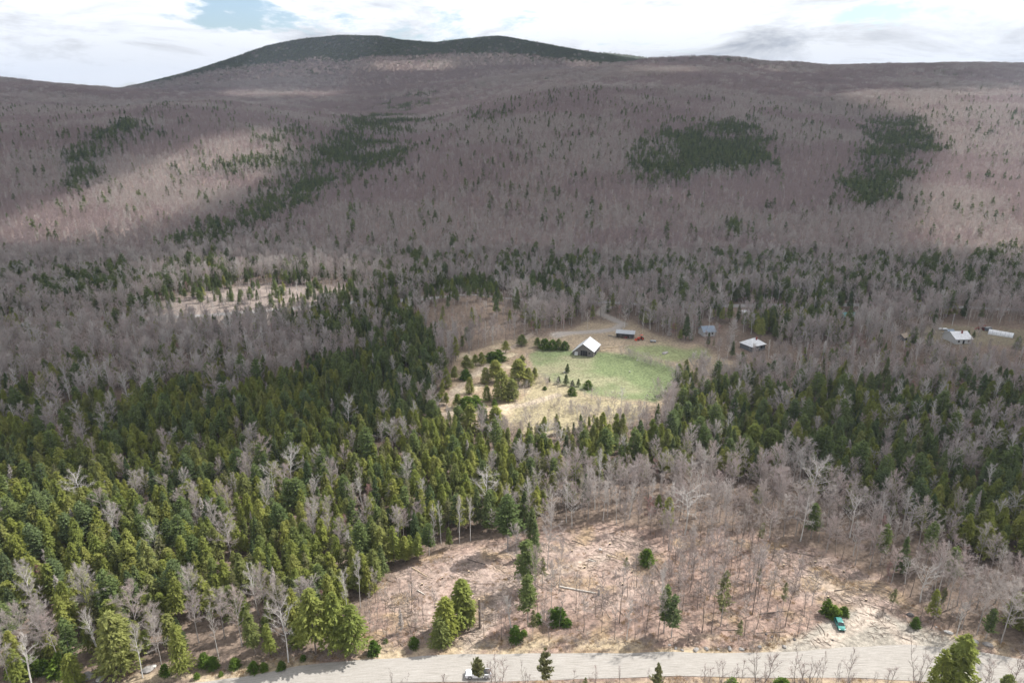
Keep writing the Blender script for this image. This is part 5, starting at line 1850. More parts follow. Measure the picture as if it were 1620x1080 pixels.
def plant(kind, x, y, z, v, s, sw, rz, label, group=None, tilt=(0, 0)):
    d = KIT[kind][v % len(KIT[kind])]
    t = empty(NAMES[kind], (x, y, z), rz, label, CATS[kind], group)
    t.rotation_euler = (tilt[0], tilt[1], rz)
    t.scale = (sw, sw, s)
    link('trunk', d['trunk'], t); link('crown', d['crown'], t)
    return t


def hp(kind, px, py, top, label, w=1.0, v=None, tilt=(0, 0), group=None):
    p, h = height_at(px, py, top)
    v = int(px) % len(KIT[kind]) if v is None else v
    s = h / KIT[kind][v]['h']
    ONE.append(dict(kind=kind, x=p.x, y=p.y, z=p.z - 0.05, v=v, s=s, sw=s * w, rz=(px * 0.7) % 6.28, label=label, tilt=tilt, group=group))
    HAND.append((p.x, p.y, 1.6 + 0.14 * h * w))
    return p


hp('roundtree', 192, 1064, 966, 'broad yellow-green evergreen between the white boulders and big grey boulder', 1.05, 0)
hp('pine', 118, 1056, 975, 'dark grey-green pine left of the broad yellow-green evergreen', 0.9)
p = hp('roundtree', 290, 1062, 982, 'compact rounded evergreen standing right of the big grey boulder', 0.72, 1)
LANDMARKS.append(('the compact rounded evergreen', p.x, p.y))
hp('birch', 160, 1043, 952, 'white forked birch leaning left above the bottom left bushes', 0.9, 1)
hp('maple', 255, 1050, 968, 'pinkish bare tree above the big grey boulder', 0.9, 2)
hp('birch', 347, 1043, 950, 'thin pale birch between rounded evergreen and spreading bare trees', 0.7, 0)
hp('maple', 383, 1022, 922, 'spreading pinkish bare tree above the roadside bushes at left', 0.95, 1)
p = hp('pale', 456, 1047, 945, 'pale grey spreading bare tree, trunk standing at the left road edge', 0.8, 0)
LANDMARKS.append(('the pale spreading roadside tree', p.x, p.y))
hp('cedar', 500, 1034, 928, 'tall yellow-green evergreen right of the pale spreading tree', 1.25, 2)
hp('cedar', 530, 1030, 935, 'second yellow-green evergreen right of the pale spreading tree', 1.2, 1)
hp('cedar', 558, 1032, 955, 'dark full evergreen at the left end of the sapling thicket', 1.3, 3)
hp('maple', 315, 1016, 925, 'grey bare tree behind the compact rounded evergreen', 0.9, 3)
for i, (a, b, c_, lb) in enumerate([
        (25, 1068, 1038, 'bright green bush at the far bottom left corner'), (50, 1066, 1034, 'bright green bush, second from the bottom left corner'),
        (72, 1062, 1040, 'low green bush under the leaning birch'), (98, 1066, 1030, 'green bush left of the white boulder'), (262, 1066, 1048, 'tiny evergreen bush right of the big grey boulder'),
        (325, 1052, 1030, 'green bush left of the thin pale birch'), (338, 1056, 1036, 'green bush at the foot of the thin pale birch'), (372, 1056, 1038, 'yellow-green bush below the spreading pinkish tree'),
        (402, 1062, 1044, 'green bush on the road bank left of the pale tree'), (418, 1060, 1046, 'small green bush second left of the pale tree'), (445, 1058, 1044, 'olive bush at the foot of the pale spreading tree'),
        (480, 1044, 1034, 'dark low bush right of the pale spreading tree'), (592, 1032, 1010, 'dark green bush in the sapling thicket'), (655, 1024, 1005, 'dark bush left of the evergreen clump by the road'),
        (312, 1072, 1062, 'small yellowish bush on the grassy bank'), (350, 1068, 1060, 'tiny yellowish bush on the grassy bank')]):
    hp('bush', a, b, c_, lb, 0.9)
p = hp('cedar', 731, 988, 913, 'tall pointed evergreen, highest of the clump beside the dead trunk', 1.6, 0)
LANDMARKS.append(('the evergreen clump by the road', p.x, p.y))
hp('roundtree', 706, 1008, 942, 'wide dark evergreen in front of the clump beside the dead trunk', 1.2, 2)
hp('roundtree', 697, 1022, 975, 'lowest evergreen of the clump, nearest to the road', 1.25, 1)
hp('roundtree', 740, 990, 945, 'small evergreen at the right side of the clump by the dead trunk', 0.95, 0)
hp('pine', 803, 872, 779, 'tall dark pine at the top edge between the two clearings', 1.15, 1)
hp('spruce', 842, 858, 800, 'dark spruce right of the tall pine at the clearing top', 1.1, 2)
hp('spruce', 846, 878, 822, 'spruce below the clearing top beside the white stemmed trees', 1.0, 1)
hp('pine', 833, 930, 852, 'dense green pine in the middle of the narrow tree group', 1.25, 2)
hp('pine', 835, 990, 905, 'tall bare stemmed pine with a small crown at the foot of the tree group', 0.9, 3)
hp('olive', 858, 925, 880, 'thin olive pine right of the dense green pine', 1.0)
p = hp('bush', 878, 983, 952, 'dark green leaning shrub left of the birch log', 0.85, 1, tilt=(0, 0.35))
hp('bush', 897, 988, 976, 'small dark shrub right of the leaning shrub', 1.2, 0)
hp('bush', 815, 1014, 986, 'bright upright evergreen shrub near the road middle', 0.8, 3)
hp('bush', 851, 984, 968, 'small round shrub left of the leaning shrub', 0.9, 2)
hp('bush', 828, 1004, 995, 'low shrub touching the bright upright shrub', 1.2, 0)
p = hp('bush', 1023, 890, 866, 'round dark juniper alone in the upper clearing', 1.1, 2)
LANDMARKS.append(('the round juniper', p.x, p.y))
hp('olive', 990, 906, 880, 'pale yellow-green little pine left of the round juniper', 1.2, 1)
hp('pine', 1050, 1000, 922, 'blue-grey pine on twin stems right of the birch log', 0.8, 0)
hp('pine', 1062, 1008, 938, 'smaller blue-grey pine beside the twin stemmed pine', 0.9, 2)
hp('olive', 1140, 990, 900, 'slim light green pine among the slanting bare trees', 0.9, 0)
hp('olive', 1142, 978, 948, 'short light green sapling pine at the foot of the slim pine', 1.4, 2)
hp('bush', 1308, 970, 944, 'grey-green shrub above the teal car', 0.7, 0)
hp('bush', 1318, 976, 956, 'olive shrub just above the teal car, right of the grey-green one', 1.2, 3)
hp('bush', 1335, 972, 958, 'small shrub right above the teal car roof', 1.0, 1)
hp('bush', 1447, 992, 974, 'green shrub beside the white rock above the pull-off', 0.8, 2)
hp('olive', 1410, 965, 930, 'thin yellowish pine sapling above the pull-off', 1.2, 1)
hp('spruce', 1424, 908, 846, 'dark narrow spruce among bare trees at the right clearing edge', 1.0, 1)
hp('pine', 1464, 895, 822, 'tall yellow-green pine right of the dark narrow spruce', 0.8, 1)
hp('pine', 1500, 925, 862, 'broad dark pine right of the tall yellow-green pine', 1.05, 0)
hp('pine', 1392, 893, 826, 'grey-green pine over the right clearing edge', 0.8, 3)
hp('roundtree', 1604, 988, 935, 'full green evergreen at the right frame edge above the road', 1.1, 1)
hp('roundtree', 1633, 1000, 925, 'big green evergreen cut by the right frame edge', 1.1, 0)
hp('roundtree', 1478, 1106, 1024, 'large yellow-green evergreen in front of the road at lower right', 0.78, 2)
hp('cedar', 1508, 1098, 1000, 'tall evergreen behind the large one in front of the road', 1.35, 0)
hp('roundtree', 1505, 1118, 1062, 'low yellow evergreen at the bottom frame edge, lower right', 0.9, 1)
hp('roundtree', 1580, 1132, 1064, 'evergreen top at the bottom right corner', 0.95, 2)
hp('youngpine', 757, 1126, 1036, 'small yellowish pine standing in front of the white pickup', 0.62, 0)
hp('youngpine', 860, 1150, 1020, 'skinny young pine in front of the road, right of the pickup', 0.5, 1)
hp('youngpine', 1032, 1160, 1044, 'pale young pine in front of the road below the rock row', 0.5, 1)
hp('bush', 1155, 1104, 1070, 'bright yellow-green treetop at the bottom edge', 0.9, 2)
hp('bush', 1236, 1100, 1071, 'grey-green treetop at the bottom edge right of the bright one', 1.0, 1)
hp('olive', 925, 1108, 1070, 'yellowish treetop at the bottom edge below the birch log', 1.0, 1)
hp('sapling', 1298, 1084, 1024, 'thin pole-like snag in front of the road near the teal car', 0.5, 0)
LANDMARKS.append(('the big roadside evergreen', *G1(1478, 1106)[:2]))
for ph, a, b in (('the leaning white birch', 160, 1043), ('the birches above the clearing', 727, 858), ('the reddish tree in the evergreens', 585, 722),
                 ('the reddish lower left tree', 176, 935), ('the tall pine at the clearing top', 803, 872), ('the dark narrow spruce', 1424, 908), ('the evergreen at the right edge', 1604, 988),
                 ('the long pale rock slab', 1501, 1001), ('the biggest sandy slope evergreen', 794, 632), ('the broad yellow-green evergreen', 192, 1064), ('the slim light green pine', 1140, 990)):
    LANDMARKS.append((ph, *G1(a, b)[:2]))
for k, a, b, c_, w, lb, ph in (('pale', 552, 682, 622, 1.1, 'white crooked bare tree among dark evergreens below the sandy slope', 'the white crooked tree'),
                              ('pale', 462, 770, 702, 1.2, 'wide pale bare crown rising from the evergreens at mid left', 'the wide pale crown at mid left'),
                              ('pale', 135, 805, 742, 1.5, 'broad grey bare crown leaning in the left evergreens', 'the broad grey crown at left'),
                              ('maple', 368, 890, 805, 1.3, 'pinkish bare tree in a gap of the evergreens left of the clearing', 'the pinkish tree in the gap'),
                              ('pale', 768, 812, 742, 1.4, 'white spreading crown above the tall pine at the clearing top', 'the white crown above the pine'),
                              ('pale', 1083, 845, 768, 1.5, 'large round pale crown at the upper edge of the thinned woods', 'the large round pale crown'),
                              ('pale', 1278, 805, 722, 1.5, 'big pale bare tree where hardwoods meet the right evergreens', 'the big pale tree at right'),
                              ('pale', 1345, 850, 775, 1.3, 'pale bare tree above the right hand clearing', 'the pale tree above the right clearing'),
                              ('birch', 665, 812, 752, 1.1, 'white birch stem among yellow-green evergreens at centre left', 'the lone birch in the evergreens'),
                              ('pale', 982, 645, 610, 1.2, 'grey bare tree at the lower corner of the green field', 'the bare tree at the field corner'),
                              ('roundtree', 1190, 716, 668, 1.5, 'broad bright green evergreen crown right of centre', 'the bright green crown right of centre'),
                              ('roundtree', 1215, 722, 676, 1.4, 'second broad bright evergreen crown right of centre', 'the second bright green crown'),
                              ('roundtree', 1158, 712, 672, 1.3, 'bright evergreen crown, leftmost of three right of centre', 'the leftmost bright green crown'),
                              ('pine', 1590, 770, 702, 1.2, 'tall light green pine near the right edge of the picture', 'the tall light pine at the right edge'),
                              ('redbud', 1035, 760, 725, 1.4, 'reddish budding tree in the pale woods right of centre', 'the reddish tree in the pale woods'),
                              ('maple', 60, 980, 880, 1.0, 'grey bare tree at the left picture edge above the bushes', 'the bare tree at the left edge'),
                              ('roundtree', 52, 960, 895, 1.2, 'olive rounded evergreen at the left picture edge', 'the olive evergreen at the left edge')):
    q_ = hp(k, a, b, c_, lb, w)
    LANDMARKS.append((ph, q_.x, q_.y))
for a, b, c_, w, lb in ((866, 900, 792, .9, 'bare tree right of the tall pines, at the upper clearing edge'), (884, 938, 845, .8, 'bare tree standing left of the birch log end'),
                        (846, 948, 858, .7, 'bare tree behind the tall bare stemmed pine'), (818, 908, 822, .8, 'bare tree left of the dense green pine'), (872, 962, 880, .8, 'bare tree between birch log and leaning shrub')):
    hp('maple', a, b, c_, lb, w)
# field and sandy slope evergreens
for (a, b, c_, w, k, lb) in [
        (897.6, 589, 574, 0.9, 'spruce', 'lone small evergreen standing in the green field'),
        (869, 604, 596, 0.9, 'spruce', 'tiny evergreen, leftmost of the little row in the field'),
        (883.8, 607, 594, 1.0, 'spruce', 'second little evergreen of the row in the field'),
        (895.5, 609, 591, 0.9, 'spruce', 'tallest little evergreen of the row in the field'),
        (905.5, 611, 600, 1.1, 'spruce', 'low evergreen right of the tallest one in the field row'),
        (915, 611, 598, 0.9, 'spruce', 'pointed little evergreen near the right end of the field row'),
        (930.6, 615, 600, 1.0, 'bush', 'round dark evergreen at the right end of the field row'),
        (905, 625, 611, 1.0, 'bush', 'round evergreen standing just below the field row'),
        (862, 616, 610, 1.2, 'bush', 'tiny bush on tan grass left of the field row'),
        (706, 614, 580, 0.9, 'roundtree', 'grey-green tree at the left edge of the sandy slope'),
        (719, 602, 578, 1.0, 'cedar', 'dark tree touching the left edge of the sandy slope'),
        (743, 622, 595, 1.1, 'roundtree', 'full round evergreen alone on the sandy slope'),
        (739, 588, 561, 1.1, 'cedar', 'upper left evergreen on the sandy slope'),
        (737, 600, 583, 1.2, 'bush', 'low bush under the upper left evergreen of the sandy slope'),
        (752, 578, 560, 1.1, 'cedar', 'small evergreen near the top of the sandy slope'),
        (768, 606, 580, 1.1, 'roundtree', 'evergreen in the middle of the sandy slope'),
        (762, 577, 556, 1.0, 'cedar', 'pointed evergreen at the sandy slope top'),
        (778, 572, 555, 1.3, 'bush', 'low yellow-green bush at the sandy slope top'),
        (788, 570, 551, 1.4, 'bush', 'second low yellow-green bush at the sandy slope top'),
        (800, 558, 538, 1.0, 'cedar', 'evergreen above the sandy slope beside the pale bank'),
        (784, 604, 568, 1.2, 'cedar', 'upper evergreen in the dense group right on the sandy slope'),
        (794, 632, 584, 1.3, 'roundtree', 'biggest evergreen of the dense group on the sandy slope'),
        (810, 632, 598, 1.2, 'roundtree', 'lower right evergreen of the dense group on the sandy slope'),
        (820, 610, 566, 1.2, 'cedar', 'tall evergreen of the group nearest to the green field'),
        (836, 610, 580, 1.2, 'roundtree', 'grey-green evergreen at the field edge of the group'),
        (846, 600, 580, 0.9, 'cedar', 'small pointed evergreen at the field corner'),
        (826, 590, 560, 1.1, 'roundtree', 'evergreen behind the group nearest to the green field'),
        (770, 634, 608, 1.1, 'roundtree', 'evergreen left of the dense group on the sandy slope'),
        (724, 645, 622, 1.1, 'cedar', 'lower left evergreen on the sandy slope'),
        (738, 646, 625, 1.3, 'bush', 'low bush row left end at the foot of the sandy slope'),
        (752, 645, 623, 1.3, 'bush', 'low bush row right end at the foot of the sandy slope'),
        (695, 640, 620, 1.0, 'cedar', 'small evergreen at the far left foot of the sandy slope'),
        (706, 640, 620, 0.9, 'cedar', 'second small evergreen at the left foot of the sandy slope'),
        (783, 641, 630, 1.0, 'bush', 'tiny shrub below the dense group on the sandy slope'),
        (725, 678, 640, 1.2, 'pine', 'dark pine below the sandy slope at left'),
        (745, 682, 636, 1.2, 'roundtree', 'broad evergreen below the sandy slope'),
        (765, 682, 644, 1.1, 'pine', 'pine below the middle of the sandy slope'),
        (784, 680, 640, 1.1, 'cedar', 'evergreen below the right end of the sandy slope'),
        (850, 549, 533, 1.2, 'cedar', 'evergreen left end of the green thicket left of the barn'),
        (862, 551, 534, 1.3, 'bush', 'bush in the green thicket left of the barn'),
        (874, 552, 536, 1.3, 'bush', 'wide bush in the middle of the thicket left of the barn'),
        (884, 551, 535, 1.1, 'cedar', 'evergreen in the thicket left of the barn'),
        (893, 553, 538, 1.0, 'bush', 'bush at the right end of the thicket, nearest the barn'),
        (1531, 533, 521, 0.8, 'spruce', 'small dark spruce right of the wide white building'),
        (1540, 533, 522, 0.9, 'spruce', 'second small spruce right of the wide white building'),
        (825, 546, 528, 1.2, 'cedar', 'yellow-green tree on top of the sandy bank')]:
    hp(k, a, b, c_, lb, w * (1.9 if k in ('cedar', 'spruce') else (1.3 if k == 'pine' else 1.1)))
for (a, b, c_, w, k, lb) in [
        (1120, 530, 478, 0.8, 'birch', 'big white birch behind the blue-grey roofed house'),
        (1100, 528, 486, 0.9, 'birch', 'white birch left of the big one near the blue-grey house'),
        (1016, 533, 494, 0.55, 'birch', 'slim white birch behind the red tractor'),
        (929, 520, 488, 0.9, 'pale', 'rounded pale bare tree behind the barn'),
        (988, 518, 484, 0.8, 'pale', 'pale tree behind the long shed'),
        (1531, 518, 486, 0.6, 'birch', 'white birch stem behind the right farm yard'),
        (1138, 532, 512, 1.1, 'redbud', 'dark red tree on the lawn near the blue-grey house'),
        (585, 722, 686, 1.0, 'redbud', 'reddish budding tree in the evergreen forest'),
        (176, 935, 905, 1.0, 'redbud', 'reddish bare tree in the lower left forest'),
        (698, 860, 790, 0.7, 'birch', 'white birch at the top of the left clearing'),
        (727, 858, 778, 0.8, 'birch', 'second white birch at the top of the left clearing'),
        (744, 855, 782, 0.8, 'birch', 'third white birch at the top of the left clearing'),
        (688, 868, 795, 0.6, 'birch', 'slim birch left of the birches above the left clearing'),
        (570, 960, 870, 0.8, 'birch', 'pale birch at the left margin of the left clearing'),
        (552, 985, 895, 0.8, 'birch', 'pale birch above the sapling thicket at left'),
        (1242, 990, 895, 0.9, 'pole', 'dark slender tree left of the teal car'),
        (1190, 972, 862, 0.9, 'pole', 'slanting slender tree in the thinned woods'),
        (1125, 1002, 890, 0.9, 'pole', 'dark slender tree left of the slim light green pine'),
        (1110, 1000, 885, 0.9, 'pole', 'slender tree standing above the roadside rocks'),
        (1016, 972, 905, 1.1, 'maple', 'small crooked bare tree right of the birch log'),
        (952, 1000, 925, 0.8, 'pole', 'leaning slender tree below the birch log'),
        (980, 985, 890, 0.9, 'pole', 'slender tree below the clearing near the little pine')]:
    hp(k, a, b, c_, lb, w)
for i, (a, b, c_, w) in enumerate([(778, 1112, 1040, .9), (792, 1118, 1030, 1.0), (830, 1116, 1050, .8), (905, 1120, 1048, .9), (940, 1114, 1052, .9), (700, 1108, 1060, .8), (1115, 1116, 1046, .9), (1140, 1112, 1036, 1.0), (1165, 1114, 1030, .9),
                                   (1192, 1118, 1024, 1.1), (1202, 1116, 1020, 1.1), (1258, 1112, 1036, 1.1), (1270, 1114, 1030, 1.0), (1285, 1110, 1040, .9), (1320, 1114, 1034, .8), (1340, 1118, 1026, .8), (1398, 1116, 1050, 1.0), (1440, 1118, 1012, .8),
                                   (1545, 1124, 1046, 1.1), (1560, 1122, 1040, 1.0), (1600, 1126, 1036, 1.0), (1612, 1130, 1030, 1.1), (640, 1112, 1066, .8)]):
    hp('sapling', a, b, c_, 'leafless sapling number from left', w * 1.25, i % 5)
    ONE[-1]['label'] = None

# ================================================================= the forest near by
THICKET = [(480, 1040), (560, 990), (590, 935), (630, 925), (680, 955), (700, 1000), (690, 1032), (600, 1036)]
THINNED = [(790, 985), (860, 950), (1050, 900), (1080, 850), (1220, 855), (1262, 930), (1290, 965), (1250, 1018), (860, 1022), (770, 1020)]


def near_forest():
    x, y = jitter_grid(93, 549, 3.35, 0.90, 11)
    nmain = len(x)
    x2, y2 = jitter_grid(118, 200, 1.9, 0.80, 12)
    qx, qy = proj(x2, y2, H(x2, y2))
    r2 = np.random.default_rng(6)
    th = (inpoly(qx, qy, THICKET) & (r2.random(len(x2)) < 0.55)) | (inpoly(qx, qy, THINNED) & (r2.random(len(x2)) < 0.21))
    x = np.concatenate([x, x2[th]]); y = np.concatenate([y, y2[th]])
    extra = np.arange(len(x)) >= nmain
    r = np.random.default_rng(5)
    ev, de, gx, gy, z = cover_at(x, y, 8.0)
    n = len(x)
    up = np.interp(gx, [a for a, b in ROAD_UP], [b for a, b in ROAD_UP])
    lo = np.interp(gx, [a for a, b in ROAD_LO], [b for a, b in ROAD_LO])
    opened = land_open(gx, gy)
    front = gy > lo + 3
    clear = inpoly(gx, gy, CLEAR_ALL) & ~front
    band = (gy > up - 14) & (gy <= lo + 3)
    dd = dist_polyline(x, y, np.asarray(road2_w)); dl = dist_polyline(x, y, drive_w)
    keep = r.random(n) < de
    opened &= ~extra
    keep &= ~opened & ~(band & (gx > 380)) & (dd > np.where(gx < 520, 6.0, 4.4)) & (dl > 3.5)
    # the left meadow beside the valley road and the yards keep only few trees
    m = inpoly(gx, gy, MEADOW_L); keep &= ~m | (r.random(n) < 0.62)
    yards = np.zeros(n, bool)
    for P in ([(1160, 530), (1225, 530), (1222, 572), (1158, 575)], [(1105, 515), (1170, 508), (1180, 545), (1100, 545)], [(1318, 490), (1356, 490), (1356, 517), (1318, 517)],
              [(1480, 510), (1640, 512), (1640, 562), (1480, 562)], [(1418, 530), (1440, 530), (1440, 552), (1418, 552)], [(1140, 484), (1240, 484), (1230, 505), (1150, 505)]):
        yards |= inpoly(gx, gy, P)
    keep &= ~yards | (r.random(n) < 0.06)
    strip = inpoly(gx, gy, [(470, 1045), (590, 945), (640, 985), (740, 1022), (690, 1030)])
    keep &= ~(clear & ~strip) | (r.random(n) < 0.72)
    kx = r.random(n)
    keep &= ~front | ((kx < 0.30) & (gy < 1185))
    for (hx, hy, hr) in HAND:
        keep &= np.hypot(x - hx, y - hy) > hr
    clus = fbm(x / 17., y / 17., 45, 3)
    u = r.random(n)
    ever = ~extra & (u < np.clip(np.where(ev > .5, ev * (0.62 + 0.6 * sstep(.3, .5, clus)), ev * (0.35 + 1.4 * sstep(.4, .62, clus))), 0, 0.98))
    # crowns of bare trees are wide: thin them a little where nothing else grows
    keep &= ever | (r.random(n) < np.where(ev < .5, 0.72, 0.70)) | clear | front
    x, y, z, gx, gy, ev, ever, clear, front, strip, extra = [a[keep] for a in (x, y, z, gx, gy, ev, ever, clear, front, strip, extra)]
    n = len(x)
    kinds = list(KIT)
    kid = {k: i for i, k in enumerate(kinds)}
    K = np.zeros(n, int)
    q = r.random(n)
    dark_block = inpoly(gx, gy - 20, [(430, 470), (600, 440), (700, 520), (710, 640), (560, 690), (430, 560)])
    far_belt = gy < 500
    right = (gx > 1060) & (gy < 800)
    cedar_p = np.where(far_belt, 0.15, np.where(dark_block, 0.35, np.where(right, 0.55, 0.80)))
    spruce_p = np.where(far_belt, 0.45, np.where(dark_block, 0.55, np.where(right, 0.30, 0.11)))
    K[:] = kid['cedar']
    K = np.where(q > cedar_p, kid['spruce'], K)
    K = np.where(q > cedar_p + spruce_p, kid['pine'], K)
    ol = (~far_belt) & (r.random(n) < 0.07); K = np.where(ol, kid['olive'], K)
    rd = (gy > 900) & (r.random(n) < 0.18); K = np.where(rd, kid['roundtree'], K)
    b = r.random(n)
    B = np.where(b < .60, kid['maple'], np.where(b < .80, kid['pole'], np.where(b < .89, kid['birch'], np.where(b < .965, kid['pale'], kid['redbud']))))
    b2 = r.random(n)
    Bc = np.where(b2 < .62, kid['pole'], np.where(b2 < .80, kid['maple'], np.where(b2 < .93, kid['sapling'], np.where(b2 < .97, kid['olive'], kid['birch']))))
    Bs = np.where(b2 < .55, kid['sapling'], np.where(b2 < .86, kid['pole'], np.where(b2 < .93, kid['cedar'], kid['bush'])))
    Bf = np.where(b2 < .88, kid['sapling'], kid['bush'])
    K = np.where(ever, K, B)
    K = np.where(clear, Bc, K)
    K = np.where(strip, Bs, K)
    K = np.where(front, Bf, K)
    K = np.where(extra, np.where(r.random(n) < np.where(gx < 720, .75, .45), kid['sapling'], kid['pole']), K)
    K = np.where((~extra) & ever & (r.random(n) < 0.02), kid['deadspruce'], K)
    v = np.array([r.integers(0, len(KIT[kinds[k]])) for k in K])
    s = np.where(ever, 0.46 + 0.50 * r.random(n) ** 0.8, 0.62 + 0.34 * r.random(n))
    s = s * np.where(clear & ~strip, 0.86, 1.0) * np.where(strip, 0.62, 1.0) * np.where(front, 0.62, 1.0)
    s = s * (0.86 + 0.3 * clus[keep] if len(clus) != n else 1.0)
    short = inpoly(gx, gy, [(1040, 545), (1640, 560), (1640, 615), (1180, 610), (1060, 600)]) | inpoly(gx, gy, [(690, 655), (1040, 660), (1060, 690), (900, 705), (690, 690)])
    s = s * np.where(short, 0.66, 1.0)
    brush = inpoly(gx, gy, MEADOW_L) | inpoly(gx, gy, [(660, 470), (720, 455), (800, 470), (835, 525), (740, 548), (690, 540)])
    s = s * np.where(brush, np.where(ever, 0.8, 0.42), 1.0)
    s = s * np.where(extra & (gx < 720), 0.85, 1.0)
    s = s * np.where((K == kid['cedar']) & (gy < 900), 0.95, 1.0)
    sw = s * (0.9 + 0.3 * r.random(n))
    rz = r.random(n) * 6.283
    ppx, ppy = proj(x, y, z + 6)
    dist = np.sqrt(x * x + y * y + (CAM_H - z) ** 2)
    inframe = (ppx > -15) & (ppx < 1635) & (ppy < 1085)
    LIM = dict(cedar=240, spruce=70, pine=60, olive=60, maple=230, pole=200, birch=70, pale=60, redbud=20, sapling=260, bush=40, roundtree=60, youngpine=10, deadspruce=20)
    own = np.zeros(n, bool)
    for k in kinds:
        i = np.where((K == kid[k]) & inframe)[0]
        i = i[np.argsort(dist[i])][:LIM[k]]
        own[i] = True
    for i in np.where(own)[0]:
        ONE.append(dict(kind=kinds[K[i]], x=x[i], y=y[i], z=z[i] - 0.05, v=int(v[i]), s=s[i], sw=sw[i], rz=rz[i], label=None, tilt=(r.normal(0, .02), r.normal(0, .02)), group=None,
                        near=(gx[i], gy[i]), flag='clear' if clear[i] else ('front' if front[i] else 'wood')))
    rest = ~own
    groups = {'evergreen_forest': (['cedar', 'spruce', 'pine', 'olive', 'roundtree'], 'dense dark and yellow-green evergreens covering the valley floor', 'forest'),
              'bare_forest': (['maple', 'pole', 'birch', 'pale', 'redbud', 'deadspruce'], 'grey leafless trees mixed through the valley evergreens', 'forest'),
              'sapling_thicket': (['sapling', 'bush'], 'thin leafless saplings and low bushes along the bottom of the picture', 'thicket')}
    for nm_, (ks, lb, ct) in groups.items():
        meshes = []; base = {}
        for k in ks:
            base[kid[k]] = len(meshes)
            for d in KIT[k]:
                meshes.append(joined((d['W'], d['T'], (0, 0, 0), 0, 1)).mesh(nm_ + '_kind', [d['wood'], d['leaf']]))
        m = rest & np.isin(K, list(base))
        if not m.any():
            continue
        idx = np.array([base[k] for k in K[m]]) + v[m]
        tilt = r.normal(0, .03, (m.sum(), 2))
        scatter(nm_, meshes, np.stack([x[m], y[m], z[m] - .05], 1), idx, np.concatenate([tilt, rz[m][:, None]], 1), np.stack([sw[m], sw[m], s[m]], 1), lb, ct)
    print('near trees', n, 'own', own.sum())


near_forest()

# ---------------------------------------------------------------- labels for the trees: by their rank next to something one can find
ORD = ['nearest', 'second nearest', 'third nearest', 'fourth nearest', 'fifth nearest', 'sixth nearest', 'seventh nearest', 'eighth nearest', 'ninth nearest', 'tenth nearest']
LOOK = dict(cedar='yellow-green pointed evergreen', spruce='dark pointed spruce', pine='layered green pine', olive='thin olive-green pine', maple='grey wide-crowned bare tree',
            pole='slender bare tree', birch='white barked birch', pale='pale spreading bare tree', redbud='reddish budding tree', sapling='thin leafless sapling', deadspruce='grey dead spruce', youngpine='young pine', bush='low green bush', roundtree='bushy rounded evergreen')


def region(px, py):
    if py > 1078: return 'in front of the gravel road'
    if px < 560 and py > 900: return 'on the lower left slope above the road'
    if inpoly([px], [py], CLEAR_ALL)[0]:
        return 'in the left part of the clearing' if px < 850 else ('in the middle of the thinned clearing' if px < 1150 else 'in the right part of the clearing')
    if px >= 1250 and py > 800: return 'in the woods right of the clearing'
    if py > 700 and px < 700: return 'in the evergreen forest left of the clearing'
    if py > 700: return 'in the woods just above the clearing'
    if py > 560 and px < 700: return 'in the forest left of the field'
    if py > 560 and px > 1050: return 'in the forest right of the field'
    return 'among the trees of the valley floor'


def label_all():
    per = {}
    for i, t in enumerate(ONE):
        if t['label'] is None:
            per.setdefault(t['kind'], []).append(i)
    MARKS = LANDMARKS
    for k, ids in per.items():
        P = np.array([(ONE[i]['x'], ONE[i]['y']) for i in ids])
        cand = []
        for m_i, (ph, lx, ly) in enumerate(MARKS):
            d = np.hypot(P[:, 0] - lx, P[:, 1] - ly)
            o = np.argsort(d)
            for rank in range(min(len(ORD), len(o))):
                if d[o[rank]] < 90:
                    cand.append((rank, d[o[rank]], ids[o[rank]], ph))
        cand.sort()
        for rank, d, i, ph in cand:
            if ONE[i]['label'] is None:
                a = LOOK[k]
                ONE[i]['label'] = '%s %s to %s' % (ORD[rank], a, ph)
        for i in ids:
            if ONE[i]['label'] is None:
                px, py = ONE[i].get('near', (800, 1100))
                s = ONE[i]['s']
                size = 'tall ' if s > 1.0 else ('small ' if s < 0.8 else '')
                reg = region(px, py)
                ONE[i]['label'] = size + LOOK[k] + ' ' + reg
                ONE[i]['group'] = '%ss %s' % (size + CATS[k], reg)


label_all()
for t in ONE:
    plant(t['kind'], t['x'], t['y'], t['z'], t['v'], t['s'], t['sw'], t['rz'], t['label'], t['group'], t['tilt'])

# ================================================================= litter of the clearing, verge grass, brush
def stick_mesh(seed, L_, r):
    q = np.random.default_rng(seed)
    mb = MB()
    mb.tube([(-L_ / 2, 0, r * .6), (0, q.normal(0, L_ * .04), r), (L_ / 2, 0, r * .5)], [r, r * .8, r * .45], 4)
    for k in range(q.integers(0, 4)):
        x = q.uniform(-L_ / 3, L_ / 2.2)
        mb.tube([(x, 0, r), (x + q.uniform(.2, .6), q.uniform(-.6, .6), r + q.uniform(0, .25))], [r * .4, r * .15], 3)
    return mb.mesh('stick', [M_SLASH])


def brush_mesh(seed, mat, w=1.0, h=0.5, n=60, tw=0.03):
    q = np.random.default_rng(seed)
    mb = MB()
    b = np.stack([q.normal(0, w * .3, n), q.normal(0, w * .3, n), np.zeros(n)], 1)
    d = unit(np.stack([q.normal(0, .5, n), q.normal(0, .5, n), np.full(n, .9)], 1))
    mb.tris(spikes(q, b, d, h * (0.5 + q.random(n)), tw))
    return mb.mesh('brush', [mat])


